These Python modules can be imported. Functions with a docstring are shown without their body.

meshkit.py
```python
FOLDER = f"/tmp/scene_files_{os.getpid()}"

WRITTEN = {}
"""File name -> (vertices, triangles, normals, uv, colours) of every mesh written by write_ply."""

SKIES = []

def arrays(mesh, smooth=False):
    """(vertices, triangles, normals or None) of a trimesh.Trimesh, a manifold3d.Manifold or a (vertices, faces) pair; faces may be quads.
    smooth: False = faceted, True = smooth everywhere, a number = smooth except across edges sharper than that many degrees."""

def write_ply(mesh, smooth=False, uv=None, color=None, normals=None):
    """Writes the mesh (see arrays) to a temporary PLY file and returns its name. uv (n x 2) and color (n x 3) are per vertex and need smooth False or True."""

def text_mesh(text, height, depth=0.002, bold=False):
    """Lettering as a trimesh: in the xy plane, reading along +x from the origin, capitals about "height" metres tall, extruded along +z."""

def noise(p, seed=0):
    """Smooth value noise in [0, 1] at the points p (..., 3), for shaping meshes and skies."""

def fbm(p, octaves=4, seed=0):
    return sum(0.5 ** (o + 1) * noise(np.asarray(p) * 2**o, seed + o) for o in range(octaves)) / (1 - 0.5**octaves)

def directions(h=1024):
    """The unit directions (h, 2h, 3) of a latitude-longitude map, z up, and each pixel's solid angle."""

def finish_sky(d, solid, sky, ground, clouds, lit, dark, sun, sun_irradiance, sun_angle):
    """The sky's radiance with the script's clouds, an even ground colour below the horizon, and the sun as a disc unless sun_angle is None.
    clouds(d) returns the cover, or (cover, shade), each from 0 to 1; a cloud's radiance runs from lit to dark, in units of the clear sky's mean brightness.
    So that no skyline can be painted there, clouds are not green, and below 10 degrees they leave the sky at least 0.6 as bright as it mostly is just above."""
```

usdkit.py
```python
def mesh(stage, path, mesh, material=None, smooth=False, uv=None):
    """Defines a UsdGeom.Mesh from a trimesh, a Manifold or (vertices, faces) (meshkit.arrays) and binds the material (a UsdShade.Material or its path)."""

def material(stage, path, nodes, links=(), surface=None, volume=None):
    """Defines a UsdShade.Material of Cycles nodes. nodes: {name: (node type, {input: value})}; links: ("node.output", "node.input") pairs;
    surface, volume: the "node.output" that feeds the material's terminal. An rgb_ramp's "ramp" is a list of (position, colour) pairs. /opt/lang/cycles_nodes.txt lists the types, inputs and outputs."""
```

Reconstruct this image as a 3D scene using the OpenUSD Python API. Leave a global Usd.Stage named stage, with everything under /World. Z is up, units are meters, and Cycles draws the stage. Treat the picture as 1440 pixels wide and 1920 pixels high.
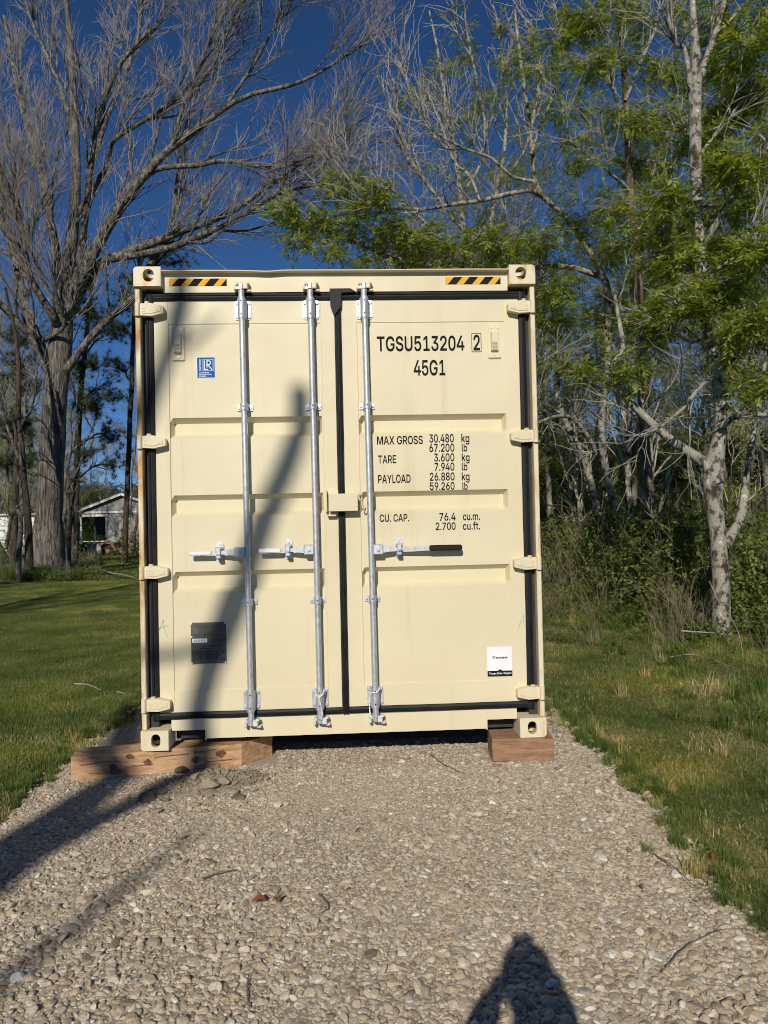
import glob, math, random
import numpy as np
import trimesh
import manifold3d as m3
import shapely
from shapely import affinity, geometry as sg
import usdkit, meshkit
from pxr import Gf, Sdf, Usd, UsdGeom, UsdLux, UsdShade, Vt

stage = Usd.Stage.CreateInMemory()
UsdGeom.SetStageUpAxis(stage, UsdGeom.Tokens.z)
UsdGeom.SetStageMetersPerUnit(stage, 1.0)
UsdGeom.Xform.Define(stage, '/World')
UsdGeom.Scope.Define(stage, '/World/Looks')
rng = np.random.default_rng(7)
random.seed(7)

# ------------------------------------------------------------------ camera, sky, sun, exposure
EYE = np.array([0.0453, -4.4566, 1.3209])
YAW, PITCH, ROLL, FPX = -0.0469, 0.0169, 0.0209, 1380.0     # focal length in pixels of a 1440 x 1920 picture
EXPOSURE = 0.09
SUN_INTENSITY, SKY_STRENGTH = 0.95, 0.071
TO_SUN = np.array([-0.222, -1.0, 0.57]); TO_SUN /= np.linalg.norm(TO_SUN)


def rotm(axis, a):
    c, s = math.cos(a), math.sin(a)
    return np.array({'x': [[1, 0, 0], [0, c, -s], [0, s, c]], 'y': [[c, 0, s], [0, 1, 0], [-s, 0, c]], 'z': [[c, -s, 0], [s, c, 0], [0, 0, 1]]}[axis])


CAMROT = rotm('y', ROLL) @ rotm('x', PITCH) @ rotm('z', YAW)   # extrinsic z, x, y
cam = UsdGeom.Camera.Define(stage, '/World/Camera')
right, fwd, up = CAMROT[:, 0], CAMROT[:, 1], CAMROT[:, 2]
mat4 = np.eye(4)
mat4[0, :3], mat4[1, :3], mat4[2, :3], mat4[3, :3] = right, up, -fwd, EYE
cam.AddTransformOp().Set(Gf.Matrix4d(mat4.tolist()))
cam.CreateHorizontalApertureAttr(27.0)
cam.CreateVerticalApertureAttr(36.0)
cam.CreateFocalLengthAttr(27.0 * FPX / 1440.0)
cam.CreateClippingRangeAttr(Gf.Vec2f(0.01, 2000.0))
cam.CreateExposureAttr(EXPOSURE)

elev = math.asin(TO_SUN[2])
az = math.atan2(TO_SUN[0], TO_SUN[1])
sky_mat = usdkit.material(stage, '/World/Looks/sky_material', {
    'sky': ('sky_texture', {'sky_type': 'single_scattering', 'sun_disc': False, 'sun_elevation': elev, 'sun_rotation': az, 'altitude': 10.0, 'air_density': 0.6, 'aerosol_density': 0.0, 'ozone_density': 8.0}),
    'hsv': ('hsv', {'saturation': 1.05, 'value': 0.95}),
    'bg': ('background_shader', {'strength': SKY_STRENGTH})}, [('sky.color', 'hsv.color'), ('hsv.color', 'bg.color')], surface='bg.background')
dome = UsdLux.DomeLight.Define(stage, '/World/sky')
UsdShade.MaterialBindingAPI.Apply(dome.GetPrim()).Bind(sky_mat)
dome.GetPrim().SetCustomDataByKey('label', 'deep blue cloudless sky above the container and trees')
dome.GetPrim().SetCustomDataByKey('kind', 'structure')
sun = UsdLux.DistantLight.Define(stage, '/World/sun')
sun.CreateIntensityAttr(SUN_INTENSITY)
sun.CreateAngleAttr(0.5)
sun.CreateNormalizeAttr(True)
sun.CreateColorAttr(Gf.Vec3f(1.0, 0.94, 0.84))
zaxis = TO_SUN
xaxis = np.cross([0, 0, 1.0], zaxis); xaxis /= np.linalg.norm(xaxis)
sm = np.eye(4); sm[0, :3], sm[1, :3], sm[2, :3] = xaxis, np.cross(zaxis, xaxis), zaxis
sun.AddTransformOp().Set(Gf.Matrix4d(sm.tolist()))

# ------------------------------------------------------------------ helpers
GZ = -0.14                                                     # the ground under the container


def ray(px, py):
    return CAMROT @ np.array([(px - 720) / FPX, 1.0, (960 - py) / FPX])


def P(px, py, y=0.0):
    """The point of the plane at depth y that stands at a pixel of the survey picture."""
    d = ray(px, py)
    return EYE + d * (y - EYE[1]) / d[1]


def G(px, py, z=GZ):
    d = ray(px, py)
    return EYE + d * (z - EYE[2]) / d[2]


counts = {}


def numbered(parent, name):
    k = (str(parent), name)
    n = counts.get(k, 0)
    counts[k] = n + 1
    return name if n == 0 else f'{name}_{n:03d}'


def path_of(p):
    return '/World' if p is None else str(p.GetPath() if hasattr(p, 'GetPath') else p.GetPrim().GetPath())


def tag(p, label=None, cat=None, group=None, kind=None):
    p = p.GetPrim() if hasattr(p, 'GetPrim') else p
    for k, v in (('label', label), ('category', cat), ('group', group), ('kind', kind)):
        if v:
            p.SetCustomDataByKey(k, v)
    return p


def obj(name, mesh, material=None, parent=None, smooth=False, label=None, cat=None, group=None, kind=None):
    base = path_of(parent)
    m = usdkit.mesh(stage, f'{base}/{numbered(base, name)}', mesh, material, smooth=smooth)
    return tag(m, label, cat, group, kind)


def thing(name, label=None, cat=None, loc=(0, 0, 0), rz=0.0, group=None, kind=None, parent=None):
    base = path_of(parent)
    x = UsdGeom.Xform.Define(stage, f'{base}/{numbered(base, name)}')
    x.AddTranslateOp().Set(Gf.Vec3d(*map(float, loc)))
    x.AddRotateZOp().Set(float(rz))
    return tag(x, label, cat, group, kind)


def copy_of(src, name, loc, rz=0.0, sc=(1, 1, 1), label=None, cat=None, group=None):
    x = UsdGeom.Xform.Define(stage, f"/World/{numbered('/World', name)}")
    x.AddTranslateOp().Set(Gf.Vec3d(*map(float, loc)))
    x.AddRotateZOp().Set(float(rz))
    x.AddScaleOp().Set(Gf.Vec3f(*map(float, sc)))
    p = x.GetPrim()
    p.GetReferences().AddInternalReference(src.GetPath() if hasattr(src, 'GetPath') else src)
    p.SetInstanceable(True)
    return tag(p, label, cat, group)


def instancer(name, protos, pos, quat, scale, idx, parent, label=None, cat=None, kind='stuff'):
    """protos: list of (mesh, material)."""
    base = path_of(parent)
    pi = UsdGeom.PointInstancer.Define(stage, f'{base}/{numbered(base, name)}')
    targets = []
    for i, (mesh, material) in enumerate(protos):
        m = usdkit.mesh(stage, f'{pi.GetPath()}/kinds/kind_{i:03d}', mesh, material)
        targets.append(m.GetPath())
    pi.CreatePrototypesRel().SetTargets(targets)
    pi.CreateProtoIndicesAttr(Vt.IntArray.FromNumpy(np.asarray(idx, np.int32)))
    pi.CreatePositionsAttr(Vt.Vec3fArray.FromNumpy(np.ascontiguousarray(pos, np.float32)))
    q = np.asarray(quat, np.float32)                           # w, x, y, z
    pi.CreateOrientationsAttr(Vt.QuathArray([Gf.Quath(float(a[0]), float(a[1]), float(a[2]), float(a[3])) for a in q]))
    pi.CreateScalesAttr(Vt.Vec3fArray.FromNumpy(np.ascontiguousarray(scale, np.float32)))
    return tag(pi, label, cat, None, kind)


def cat_mesh(ms):
    vs, fs, n = [], [], 0
    for m in ms:
        v, f, _ = meshkit.arrays(m)
        vs.append(v); fs.append(f + n); n += len(v)
    return trimesh.Trimesh(np.vstack(vs), np.vstack(fs), process=False)


def box(x0, x1, y0, y1, z0, z1, c=0.0):
    (x0, x1), (y0, y1), (z0, z1) = sorted((x0, x1)), sorted((y0, y1)), sorted((z0, z1))
    if c <= 0:
        b = trimesh.creation.box([x1 - x0, y1 - y0, z1 - z0])
        b.apply_translation([(x0 + x1) / 2, (y0 + y1) / 2, (z0 + z1) / 2])
        return b
    pts = []
    for sx in (0, 1):
        for sy in (0, 1):
            for sz in (0, 1):
                p = np.array([(x0, x1)[sx], (y0, y1)[sy], (z0, z1)[sz]])
                d = np.array([1 - 2 * sx, 1 - 2 * sy, 1 - 2 * sz]) * c
                for k in range(3):
                    q = p + d
                    q[k] = p[k]
                    pts.append(q)
    return trimesh.convex.convex_hull(np.array(pts))


def cyl(p, q, r, n=16, r2=None):
    return tube_mesh([np.array([p, q], float)], [np.array([r, r if r2 is None else r2], float)], n, caps=True)


def frames(Pn):
    """Pn (N, K, 3) -> two unit vectors across every point of every line."""
    t = np.gradient(Pn, axis=1)
    t /= np.linalg.norm(t, axis=2, keepdims=True) + 1e-12
    ref = np.where(np.abs(t[:, :1, 2:]) < 0.8, np.array([0, 0, 1.0]), np.array([1.0, 0, 0]))
    ref = np.broadcast_to(ref, t.shape)
    a = np.cross(t, ref); a /= np.linalg.norm(a, axis=2, keepdims=True) + 1e-12
    return t, a, np.cross(t, a)


def tubes(Pn, Rn, S, wob=0.0, seed=0):
    """Many lines of equal length as tubes: (vertices, faces)."""
    Pn, Rn = np.asarray(Pn, float), np.asarray(Rn, float)
    N, K, _ = Pn.shape
    _, a, b = frames(Pn)
    ang = np.arange(S) * 2 * np.pi / S
    ring = np.cos(ang)[None, None, :, None] * a[:, :, None] + np.sin(ang)[None, None, :, None] * b[:, :, None]
    rr = Rn[:, :, None, None] * np.ones((1, 1, S, 1))
    if wob:
        v0 = Pn[:, :, None] + ring * rr
        rr = rr * (1 + wob * (meshkit.fbm(v0 * 4.0, 3, seed)[..., None] - 0.5) * 2)
    v = (Pn[:, :, None] + ring * rr).reshape(-1, 3)
    n, k, s = np.meshgrid(np.arange(N), np.arange(K - 1), np.arange(S), indexing='ij')
    i0 = (n * K + k) * S + s
    i1 = (n * K + k) * S + (s + 1) % S
    q = np.stack([i0, i1, i1 + S, i0 + S], -1).reshape(-1, 4)
    return v, np.vstack([q[:, [0, 1, 2]], q[:, [0, 2, 3]]])


def tube_mesh(lines, radii, S=12, caps=False, wob=0.0, seed=0):
    out = []
    for L, r in zip(lines, radii):
        L = np.asarray(L, float)
        v, f = tubes(L[None], np.broadcast_to(np.asarray(r, float), (len(L),))[None], S, wob, seed)
        if caps:
            n = len(v)
            v = np.vstack([v, L[:1], L[-1:]])
            a = np.arange(S)
            f = np.vstack([f, np.stack([np.full(S, n), (a + 1) % S, a], 1), np.stack([np.full(S, n + 1), n - S + a, n - S + (a + 1) % S], 1)])
        out.append(trimesh.Trimesh(v, f, process=False))
    return cat_mesh(out)


def spline(pts, n):
    """Catmull-Rom through points (any dimension), n samples."""
    pts = np.asarray(pts, float)
    p = np.vstack([2 * pts[0] - pts[1], pts, 2 * pts[-1] - pts[-2]])
    u = np.linspace(0, len(pts) - 1 - 1e-9, n)
    i = u.astype(int); t = (u - i)[:, None]
    a, b, c, d = p[i], p[i + 1], p[i + 2], p[i + 3]
    return 0.5 * (2 * b + (c - a) * t + (2 * a - 5 * b + 4 * c - d) * t**2 + (3 * b - a - 3 * c + d) * t**3)


def prism(poly, y0, y1):
    """A shapely polygon in (x, z) given thickness from y0 to y1 (y0 faces the viewer)."""
    parts = [trimesh.creation.extrude_polygon(g, abs(y1 - y0), engine='earcut') for g in getattr(poly, 'geoms', [poly]) if g.area > 1e-9]
    m = cat_mesh(parts)
    v = m.vertices.copy()
    return trimesh.Trimesh(np.stack([v[:, 0], max(y0, y1) - v[:, 2], v[:, 1]], 1), m.faces, process=False)


# lettering: the condensed grotesque of container markings
_fonts = {}


def letters(text, weight=520, width=62):
    from PIL import Image, ImageDraw, ImageFont
    key = (weight, width)
    if key not in _fonts:
        f = ImageFont.truetype(glob.glob('/opt/blender-*/*/datafiles/fonts/Inter.woff2')[0], 120)
        f.set_variation_by_axes([24, weight])
        _fonts[key] = f
    f = _fonts[key]
    x0, y0, x1, y1 = f.getbbox(text, anchor='ls')
    im = Image.new('L', (x1 - x0 + 8, y1 - y0 + 8))
    ImageDraw.Draw(im).text((4 - x0, 4 - y0), text, 255, f, anchor='ls')
    on = np.pad(np.asarray(im) > 127, ((0, 0), (1, 1))).astype(np.int8)
    rows, st = np.nonzero(np.diff(on, axis=1) == 1)
    en = np.nonzero(np.diff(on, axis=1) == -1)[1]
    s = shapely.union_all(shapely.box(st, -rows - 1.0, en, -rows + 0.0)).buffer(0.7).buffer(-0.7).simplify(0.7)
    cap = -f.getbbox('H', anchor='ls')[1]
    return affinity.affine_transform(s, [1 / cap, 0, 0, 1 / cap, -4 / cap, (4 - y0) / cap])   # capitals one unit high, baseline at zero


def text_poly(text, x0, x1, z0, h, weight=520):
    s = letters(text, weight)
    a, _, b, _ = s.bounds
    return affinity.affine_transform(s, [(x1 - x0) / (b - a), 0, 0, h, x0 - a * (x1 - x0) / (b - a), z0])


# ------------------------------------------------------------------ materials
def noise_mat(name, stops, scale=4.0, rough=0.6, metallic=0.0, bump=0.0, bscale=None, stretch=(1, 1, 1), detail=5.0, spec=0.5, bdist=0.01, coat=0.0, object_space=False):
    nodes = {'g': ('texture_coordinate' if object_space else 'geometry', {}), 'm': ('mapping', {'scale': stretch}),
             'n': ('noise_texture', {'scale': scale, 'detail': detail, 'roughness': 0.6}), 'r': ('rgb_ramp', {'ramp': stops}),
             'p': ('principled_bsdf', {'roughness': rough, 'metallic': metallic, 'specular_ior_level': spec, 'coat_weight': coat})}
    links = [('g.object' if object_space else 'g.position', 'm.vector'), ('m.vector', 'n.vector'), ('n.fac', 'r.fac'), ('r.color', 'p.base_color')]
    if bump:
        nodes['bn'] = ('noise_texture', {'scale': bscale or scale * 4, 'detail': 4.0})
        nodes['b'] = ('bump', {'strength': bump, 'distance': bdist})
        links += [('m.vector', 'bn.vector'), ('bn.fac', 'b.height'), ('b.normal', 'p.normal')]
    return usdkit.material(stage, f'/World/Looks/{name}', nodes, links, surface='p.BSDF')


def S3(r, g, b, k=1.0):
    """sRGB 0-255 to linear."""
    c = np.array([r, g, b]) / 255.0
    return tuple(float(x) for x in np.where(c < 0.04045, c / 12.92, ((c + 0.055) / 1.055) ** 2.4) * k)
# ------------------------------------------------------------------ the container
def cream_paint():
    """Cream enamel: faint dust streaks, small scuffs, a slightly dented sheet."""
    nodes = {'g': ('geometry', {}), 'm': ('mapping', {'scale': (5.0, 5.0, 0.35)}), 'n': ('noise_texture', {'scale': 1.6, 'detail': 6.0, 'roughness': 0.65}), 'n1': ('noise_texture', {'scale': 1.1, 'detail': 4.0}),
             'n2': ('noise_texture', {'scale': 26.0, 'detail': 5.0, 'roughness': 0.7}), 'n3': ('noise_texture', {'scale': 2.6, 'detail': 2.0}),
             'r': ('rgb_ramp', {'ramp': [(0.3, (0.665, 0.588, 0.392)), (0.7, (0.725, 0.643, 0.436))]}), 'r1': ('rgb_ramp', {'ramp': [(0.58, (1, 1, 1)), (0.78, (0.86, 0.83, 0.78))]}), 'r2': ('rgb_ramp', {'ramp': [(0.70, (1, 1, 1)), (0.76, (0.74, 0.68, 0.58))]}),
             'x': ('mix', {'mix_type': 'multiply', 'fac': 1.0}), 'x2': ('mix', {'mix_type': 'multiply', 'fac': 0.7}), 'b': ('bump', {'strength': 0.35, 'distance': 0.03}), 'p': ('principled_bsdf', {'roughness': 0.45, 'specular_ior_level': 0.35})}
    return usdkit.material(stage, '/World/Looks/cream_paint', nodes, [('g.position', 'm.vector'), ('m.vector', 'n.vector'), ('g.position', 'n1.vector'), ('g.position', 'n2.vector'), ('g.position', 'n3.vector'), ('n1.fac', 'r.fac'), ('n.fac', 'r1.fac'), ('n2.fac', 'r2.fac'),
                           ('r.color', 'x.color1'), ('r1.color', 'x.color2'), ('x.color', 'x2.color1'), ('r2.color', 'x2.color2'), ('x2.color', 'p.base_color'), ('n3.fac', 'b.height'), ('b.normal', 'p.normal')], surface='p.BSDF')


cream = cream_paint()


def rusty_cream(name, amount):
    """Cream paint with rust that bleeds from its seams: a wear pattern of its own, strongest at the top."""
    nodes = {'g': ('geometry', {}), 'm': ('mapping', {'scale': (9, 9, 2.2)}), 'n': ('noise_texture', {'scale': 1.6, 'detail': 6.0, 'roughness': 0.65}),
             'n2': ('noise_texture', {'scale': 9.0, 'detail': 3.0}),
             'r': ('rgb_ramp', {'ramp': [(amount - 0.10, (0, 0, 0)), (amount + 0.10, (1, 1, 1))]}),
             'c': ('rgb_ramp', {'ramp': [(0.35, (0.36, 0.16, 0.04)), (0.55, (0.62, 0.36, 0.10)), (0.7, (0.70, 0.52, 0.24))]}),
             'x': ('mix', {'color1': (0.70, 0.615, 0.42)}), 'p': ('principled_bsdf', {'roughness': 0.55})}
    return usdkit.material(stage, f'/World/Looks/{name}', nodes, [('g.position', 'm.vector'), ('m.vector', 'n.vector'), ('g.position', 'n2.vector'), ('n.fac', 'r.fac'), ('n2.fac', 'c.fac'),
                           ('r.color', 'x.fac'), ('c.color', 'x.color2'), ('x.color', 'p.base_color')], surface='p.BSDF')


cream_worn = rusty_cream('cream_paint_worn', 0.61)
cream_rusty = rusty_cream('cream_paint_rusty', 0.50)
rust = noise_mat('rusty_steel', [(0.35, (0.10, 0.035, 0.012)), (0.6, (0.34, 0.15, 0.06)), (0.75, (0.5, 0.36, 0.22))], scale=22, rough=0.8)
rubber = noise_mat('black_rubber', [(0.35, (0.009, 0.009, 0.010)), (0.7, (0.019, 0.019, 0.020))], scale=8, rough=0.55, spec=0.22)
galv = noise_mat('galvanised_steel', [(0.3, (0.44, 0.46, 0.48)), (0.55, (0.60, 0.62, 0.64)), (0.75, (0.74, 0.75, 0.76))], scale=55, rough=0.5, metallic=0.65, stretch=(1, 1, 0.5), bump=0.12, bscale=90, bdist=0.003)
bright_zinc = noise_mat('bright_zinc', [(0.3, (0.70, 0.71, 0.72)), (0.7, (0.83, 0.83, 0.83))], scale=60, rough=0.45, metallic=0.35)
dark_metal = noise_mat('dark_underframe', [(0.3, (0.02, 0.019, 0.017)), (0.7, (0.05, 0.045, 0.04))], scale=6, rough=0.8)
black_print = noise_mat('black_lettering', [(0.3, (0.016, 0.015, 0.015)), (0.7, (0.024, 0.022, 0.02))], scale=30, rough=0.8, spec=0.05)
yellow_film = noise_mat('yellow_film', [(0.3, (0.78, 0.38, 0.02)), (0.7, (0.86, 0.45, 0.03))], scale=20, rough=0.7, spec=0.1)
blue_film = noise_mat('blue_film', [(0.3, (0.015, 0.115, 0.40)), (0.7, (0.018, 0.13, 0.44))], scale=20, rough=0.7, spec=0.1)
white_film = noise_mat('white_film', [(0.3, (0.78, 0.79, 0.80)), (0.7, (0.84, 0.84, 0.84))], scale=20, rough=0.7, spec=0.1)
plate_grey = noise_mat('plate_metal', [(0.3, (0.075, 0.08, 0.066)), (0.7, (0.11, 0.115, 0.095))], scale=9, rough=0.5, metallic=0.2)
plate_ink = noise_mat('plate_ink', [(0.3, (0.018, 0.018, 0.014)), (0.7, (0.028, 0.028, 0.022))], scale=9, rough=0.6)
chalk = noise_mat('green_chalk', [(0.3, (0.28, 0.46, 0.32)), (0.7, (0.40, 0.55, 0.38))], scale=60, rough=0.9)
hole_dark = noise_mat('bore_dark', [(0.3, (0.01, 0.01, 0.01)), (0.7, (0.015, 0.014, 0.013))], scale=9, rough=0.9)

YD = 0.070                                                     # face of the doors
YH = 0.052                                                     # face of the header
container = thing('shipping_container', 'tall cream steel shipping container with closed double doors facing the viewer', 'container')
LEN, HALF, TOP = 12.19, 1.219, 2.896


def stadium(cx, cz, w, h):
    if h >= w:
        return sg.LineString([(cx, cz - (h - w) / 2), (cx, cz + (h - w) / 2)]).buffer(w / 2, quad_segs=8) if h > w else sg.Point(cx, cz).buffer(w / 2)
    return sg.LineString([(cx - (w - h) / 2, cz), (cx + (w - h) / 2, cz)]).buffer(h / 2, quad_segs=8)


def to_m3(m):
    m = trimesh.Trimesh(m.vertices, m.faces, process=True)
    return m3.Manifold(m3.Mesh(np.asarray(m.vertices, np.float32), np.asarray(m.faces, np.uint32)))


def casting(side, top, y0, y1, front):
    """ISO corner fitting: thick-walled hollow block with a hole in each outer face and its outer edges rounded off."""
    z0, z1 = (TOP - 0.118, TOP) if top else (0.0, 0.118)
    xo, xi = HALF * side, (HALF - 0.162) * side
    xl, xr = min(xo, xi), max(xo, xi)
    # outline with the outer top (or bottom) edge rounded
    r = 0.022
    outline = sg.box(xl, z0, xr, z1)
    core = sg.box(xl + r, z0 + r, xr - r, z1 - r).buffer(r, quad_segs=5)
    outer_cut = sg.box(xo - side * 0.05, z0, xo + side * 0.01, z1) if side > 0 else sg.box(xo - 0.01, z0, xo + 0.05, z1)
    zc = (z1 - 0.05, z1) if top else (z0, z0 + 0.05)
    corner = sg.box(min(xo, xo - side * 0.05), zc[0], max(xo, xo - side * 0.05), zc[1])
    outline = outline.difference(corner).union(corner.intersection(core)).buffer(0.001).buffer(-0.001)
    body = to_m3(prism(outline, y0, y1))
    inner = to_m3(box(xl + 0.026, xr - 0.026, y0 + 0.026, y1 - 0.026, z0 + 0.022, z1 - 0.022))
    cx, cz = xo - side * (0.089 if top else 0.087), (z0 + z1) / 2 + (0.006 if top else 0.0)
    hole = stadium(cx, cz, 0.066 if top else 0.054, 0.078)
    out = body - inner - to_m3(prism(hole, y0 - 0.03, y0 + 0.04) if front else prism(hole, y1 - 0.04, y1 + 0.03))
    side_hole = stadium((y0 + y1) / 2, cz, 0.075, 0.052)
    sh = prism(side_hole, -0.04, 0.05)                          # in (y, z), cut along x
    v = sh.vertices
    sh = trimesh.Trimesh(np.stack([xo - side * 0.0 + v[:, 1] * 1.0, v[:, 0], v[:, 2]], 1), sh.faces[:, ::-1], process=False)
    out = out - to_m3(sh)
    th = stadium((xl + xr) / 2, (y0 + y1) / 2, 0.064, 0.115)
    tv = trimesh.creation.extrude_polygon(th, 0.06, engine='earcut')
    tv.apply_translation([0, 0, z1 - 0.04 if top else z0 - 0.02])
    return out - to_m3(tv)


for top in (1, 0):
    for sd in (-1, 1):
        c = obj('corner_casting', casting(sd, top, 0.0, 0.178, True), cream_worn if (top or sd > 0) else cream, container, smooth=35,
                label='rust streaked upper corner casting' if top else None)
        z0 = TOP - 0.118 if top else 0
        inner = box(sd * (HALF - 0.162 + 0.03), sd * (HALF - 0.03), 0.150, 0.1515, z0 + 0.024, z0 + 0.094)
        obj('casting_interior', inner, rust if top else hole_dark, c)
for top in (1, 0):
    for sd in (-1, 1):
        obj('rear_corner_casting', casting(sd, top, LEN - 0.178, LEN, False), cream, container, smooth=35)

# posts with their hinge-side strip
for sd in (-1, 1):
    xa, xb = sd * HALF, sd * (HALF - 0.030)
    obj('corner_post', cat_mesh([box(xa - sd * .001, xb, 0.022, 0.160, 0.119, TOP - 0.119, 0.004), box(xb + sd * .0005, xb - sd * 0.03, 0.098, 0.160, 0.119, TOP - 0.119)]), cream_rusty if sd < 0 else cream_worn, container)
    obj('rear_corner_post', box(xa, sd * (HALF - 0.10), LEN - 0.15, LEN - 0.01, 0.119, TOP - 0.119), cream, container)

# header with its projecting roof lip, a little wavy along its top edge
n = 60
xs = np.linspace(-1.056, 1.056, n)
dz = 0.0012 * (meshkit.fbm(np.stack([xs * 3, xs * 0, xs * 0], 1), 3) - 0.5) * 2 - 0.006 * np.exp(-((xs + 0.42) / 0.06) ** 2) - 0.002 * np.exp(-((xs + 0.5) / 0.1) ** 2)
prof = [(YH, 2.753), (YH, 2.867), (YH - 0.042, 2.871), (YH - 0.043, 2.8765), (0.30, 2.884), (0.30, 2.753)]
vv = np.array([[(x, y, z + (d if 2 <= k <= 3 else 0)) for k, (y, z) in enumerate(prof)] for x, d in zip(xs, dz)]).reshape(-1, 3)
K = len(prof)
q = np.array([[i * K + k, (i + 1) * K + k, (i + 1) * K + (k + 1) % K, i * K + (k + 1) % K] for i in range(n - 1) for k in range(K)])
obj('header', (vv, q), cream, container)

# sill with a fork notch at either end
sill = sg.box(-1.055, 0.044, 1.055, 0.205)
sill = sill.difference(sg.box(-1.06, 0.0, -0.853, 0.097).buffer(0)).difference(sg.box(0.870, 0.0, 1.06, 0.099))
obj('sill', prism(sill, YD, YD + 0.006), cream, container)
obj('sill_flange', cat_mesh([box(-0.85, 0.866, YD + 0.0065, 0.17, 0.044, 0.052), box(-0.852, -0.846, 0.0635, YD - .0005, 0.036, 0.10), box(0.862, 0.868, 0.0635, YD - .0005, 0.038, 0.10)]), cream, container)

# sides, roof, floor, far end
per = 0.278
ny = int((LEN - 0.32) / per)
for sd in (-1, 1):
    ys, xo = [], []
    for k in range(ny):
        y = 0.161 + k * per
        ys += [y, y + 0.07, y + 0.139, y + 0.209]; xo += [0, 0, 0.036, 0.036]
    ys.append(0.161 + ny * per); xo.append(0)
    ys, xo = np.array(ys), sd * (HALF - 0.008 - np.array(xo))
    m = len(ys)
    v = np.vstack([np.stack([xo, ys, np.full(m, 0.16)], 1), np.stack([xo, ys, np.full(m, 2.80)], 1)])
    q = np.array([[i, i + 1, m + i + 1, m + i] for i in range(m - 1)])
    obj('side_wall', (v, q), cream, container)
    obj('side_rail', cat_mesh([box(sd * HALF, sd * (HALF - 0.06), 0.179, LEN - 0.179, 0.045, 0.16), box(sd * HALF, sd * (HALF - 0.06), 0.179, LEN - 0.179, 2.80, 2.884)]), cream, container)
obj('roof', box(-HALF + 0.0605, HALF - 0.0605, 0.301, LEN - 0.02, 2.862, 2.872), cream, container)
obj('floor', box(-HALF + 0.0605, HALF - 0.0605, 0.1705, LEN - 0.02, 0.15, 0.178), dark_metal, container)
obj('end_wall', box(-1.11, 1.11, LEN - 0.05, LEN - 0.019, 0.1795, 2.799), cream, container)
for k in range(30):
    obj('cross_member', box(-1.15, 1.15, 0.26 + k * 0.4, 0.31 + k * 0.4, 0.050, 0.149), dark_metal, container)
for a_, b_ in ((-1.05, -0.80), (0.80, 1.05)):
    obj('fork_pocket', box(a_, b_, 0.178, 0.20, 0.02, 0.149), dark_metal, container)


def door_panel(xl, xr):
    """Pressed sheet between the stiles, with three horizontal troughs."""
    zs, dep = [0.338], [0]
    for a, b in ((0.925, 1.055), (1.388, 1.520), (1.868, 1.992)):
        zs += [a, a + 0.028, b - 0.030, b]; dep += [0, 1, 1, 0]
    zs.append(2.566); dep.append(0)
    xsn = np.array([xl, xl + 0.001, xl + 0.020, xr - 0.020, xr - 0.001, xr]); xd = [0, 0, 1, 1, 0, 0]
    v = np.array([[(x, YD + 0.004 + 0.052 * d * e, z) for x, e in zip(xsn, xd)] for z, d in zip(zs, dep)]).reshape(-1, 3)
    m = len(xsn)
    q = np.array([[r * m + c, r * m + c + 1, (r + 1) * m + c + 1, (r + 1) * m + c] for r in range(len(zs) - 1) for c in range(m - 1)])
    return v, q


def rbox(x0, z0, x1, z1, r):
    return sg.box(x0 + r, z0 + r, x1 - r, z1 - r).buffer(r, quad_segs=5)


def bolt(x, y, z, r=0.008, h=0.007):
    return cyl((x, y, z), (x, y - h, z), r, 6)


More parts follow.
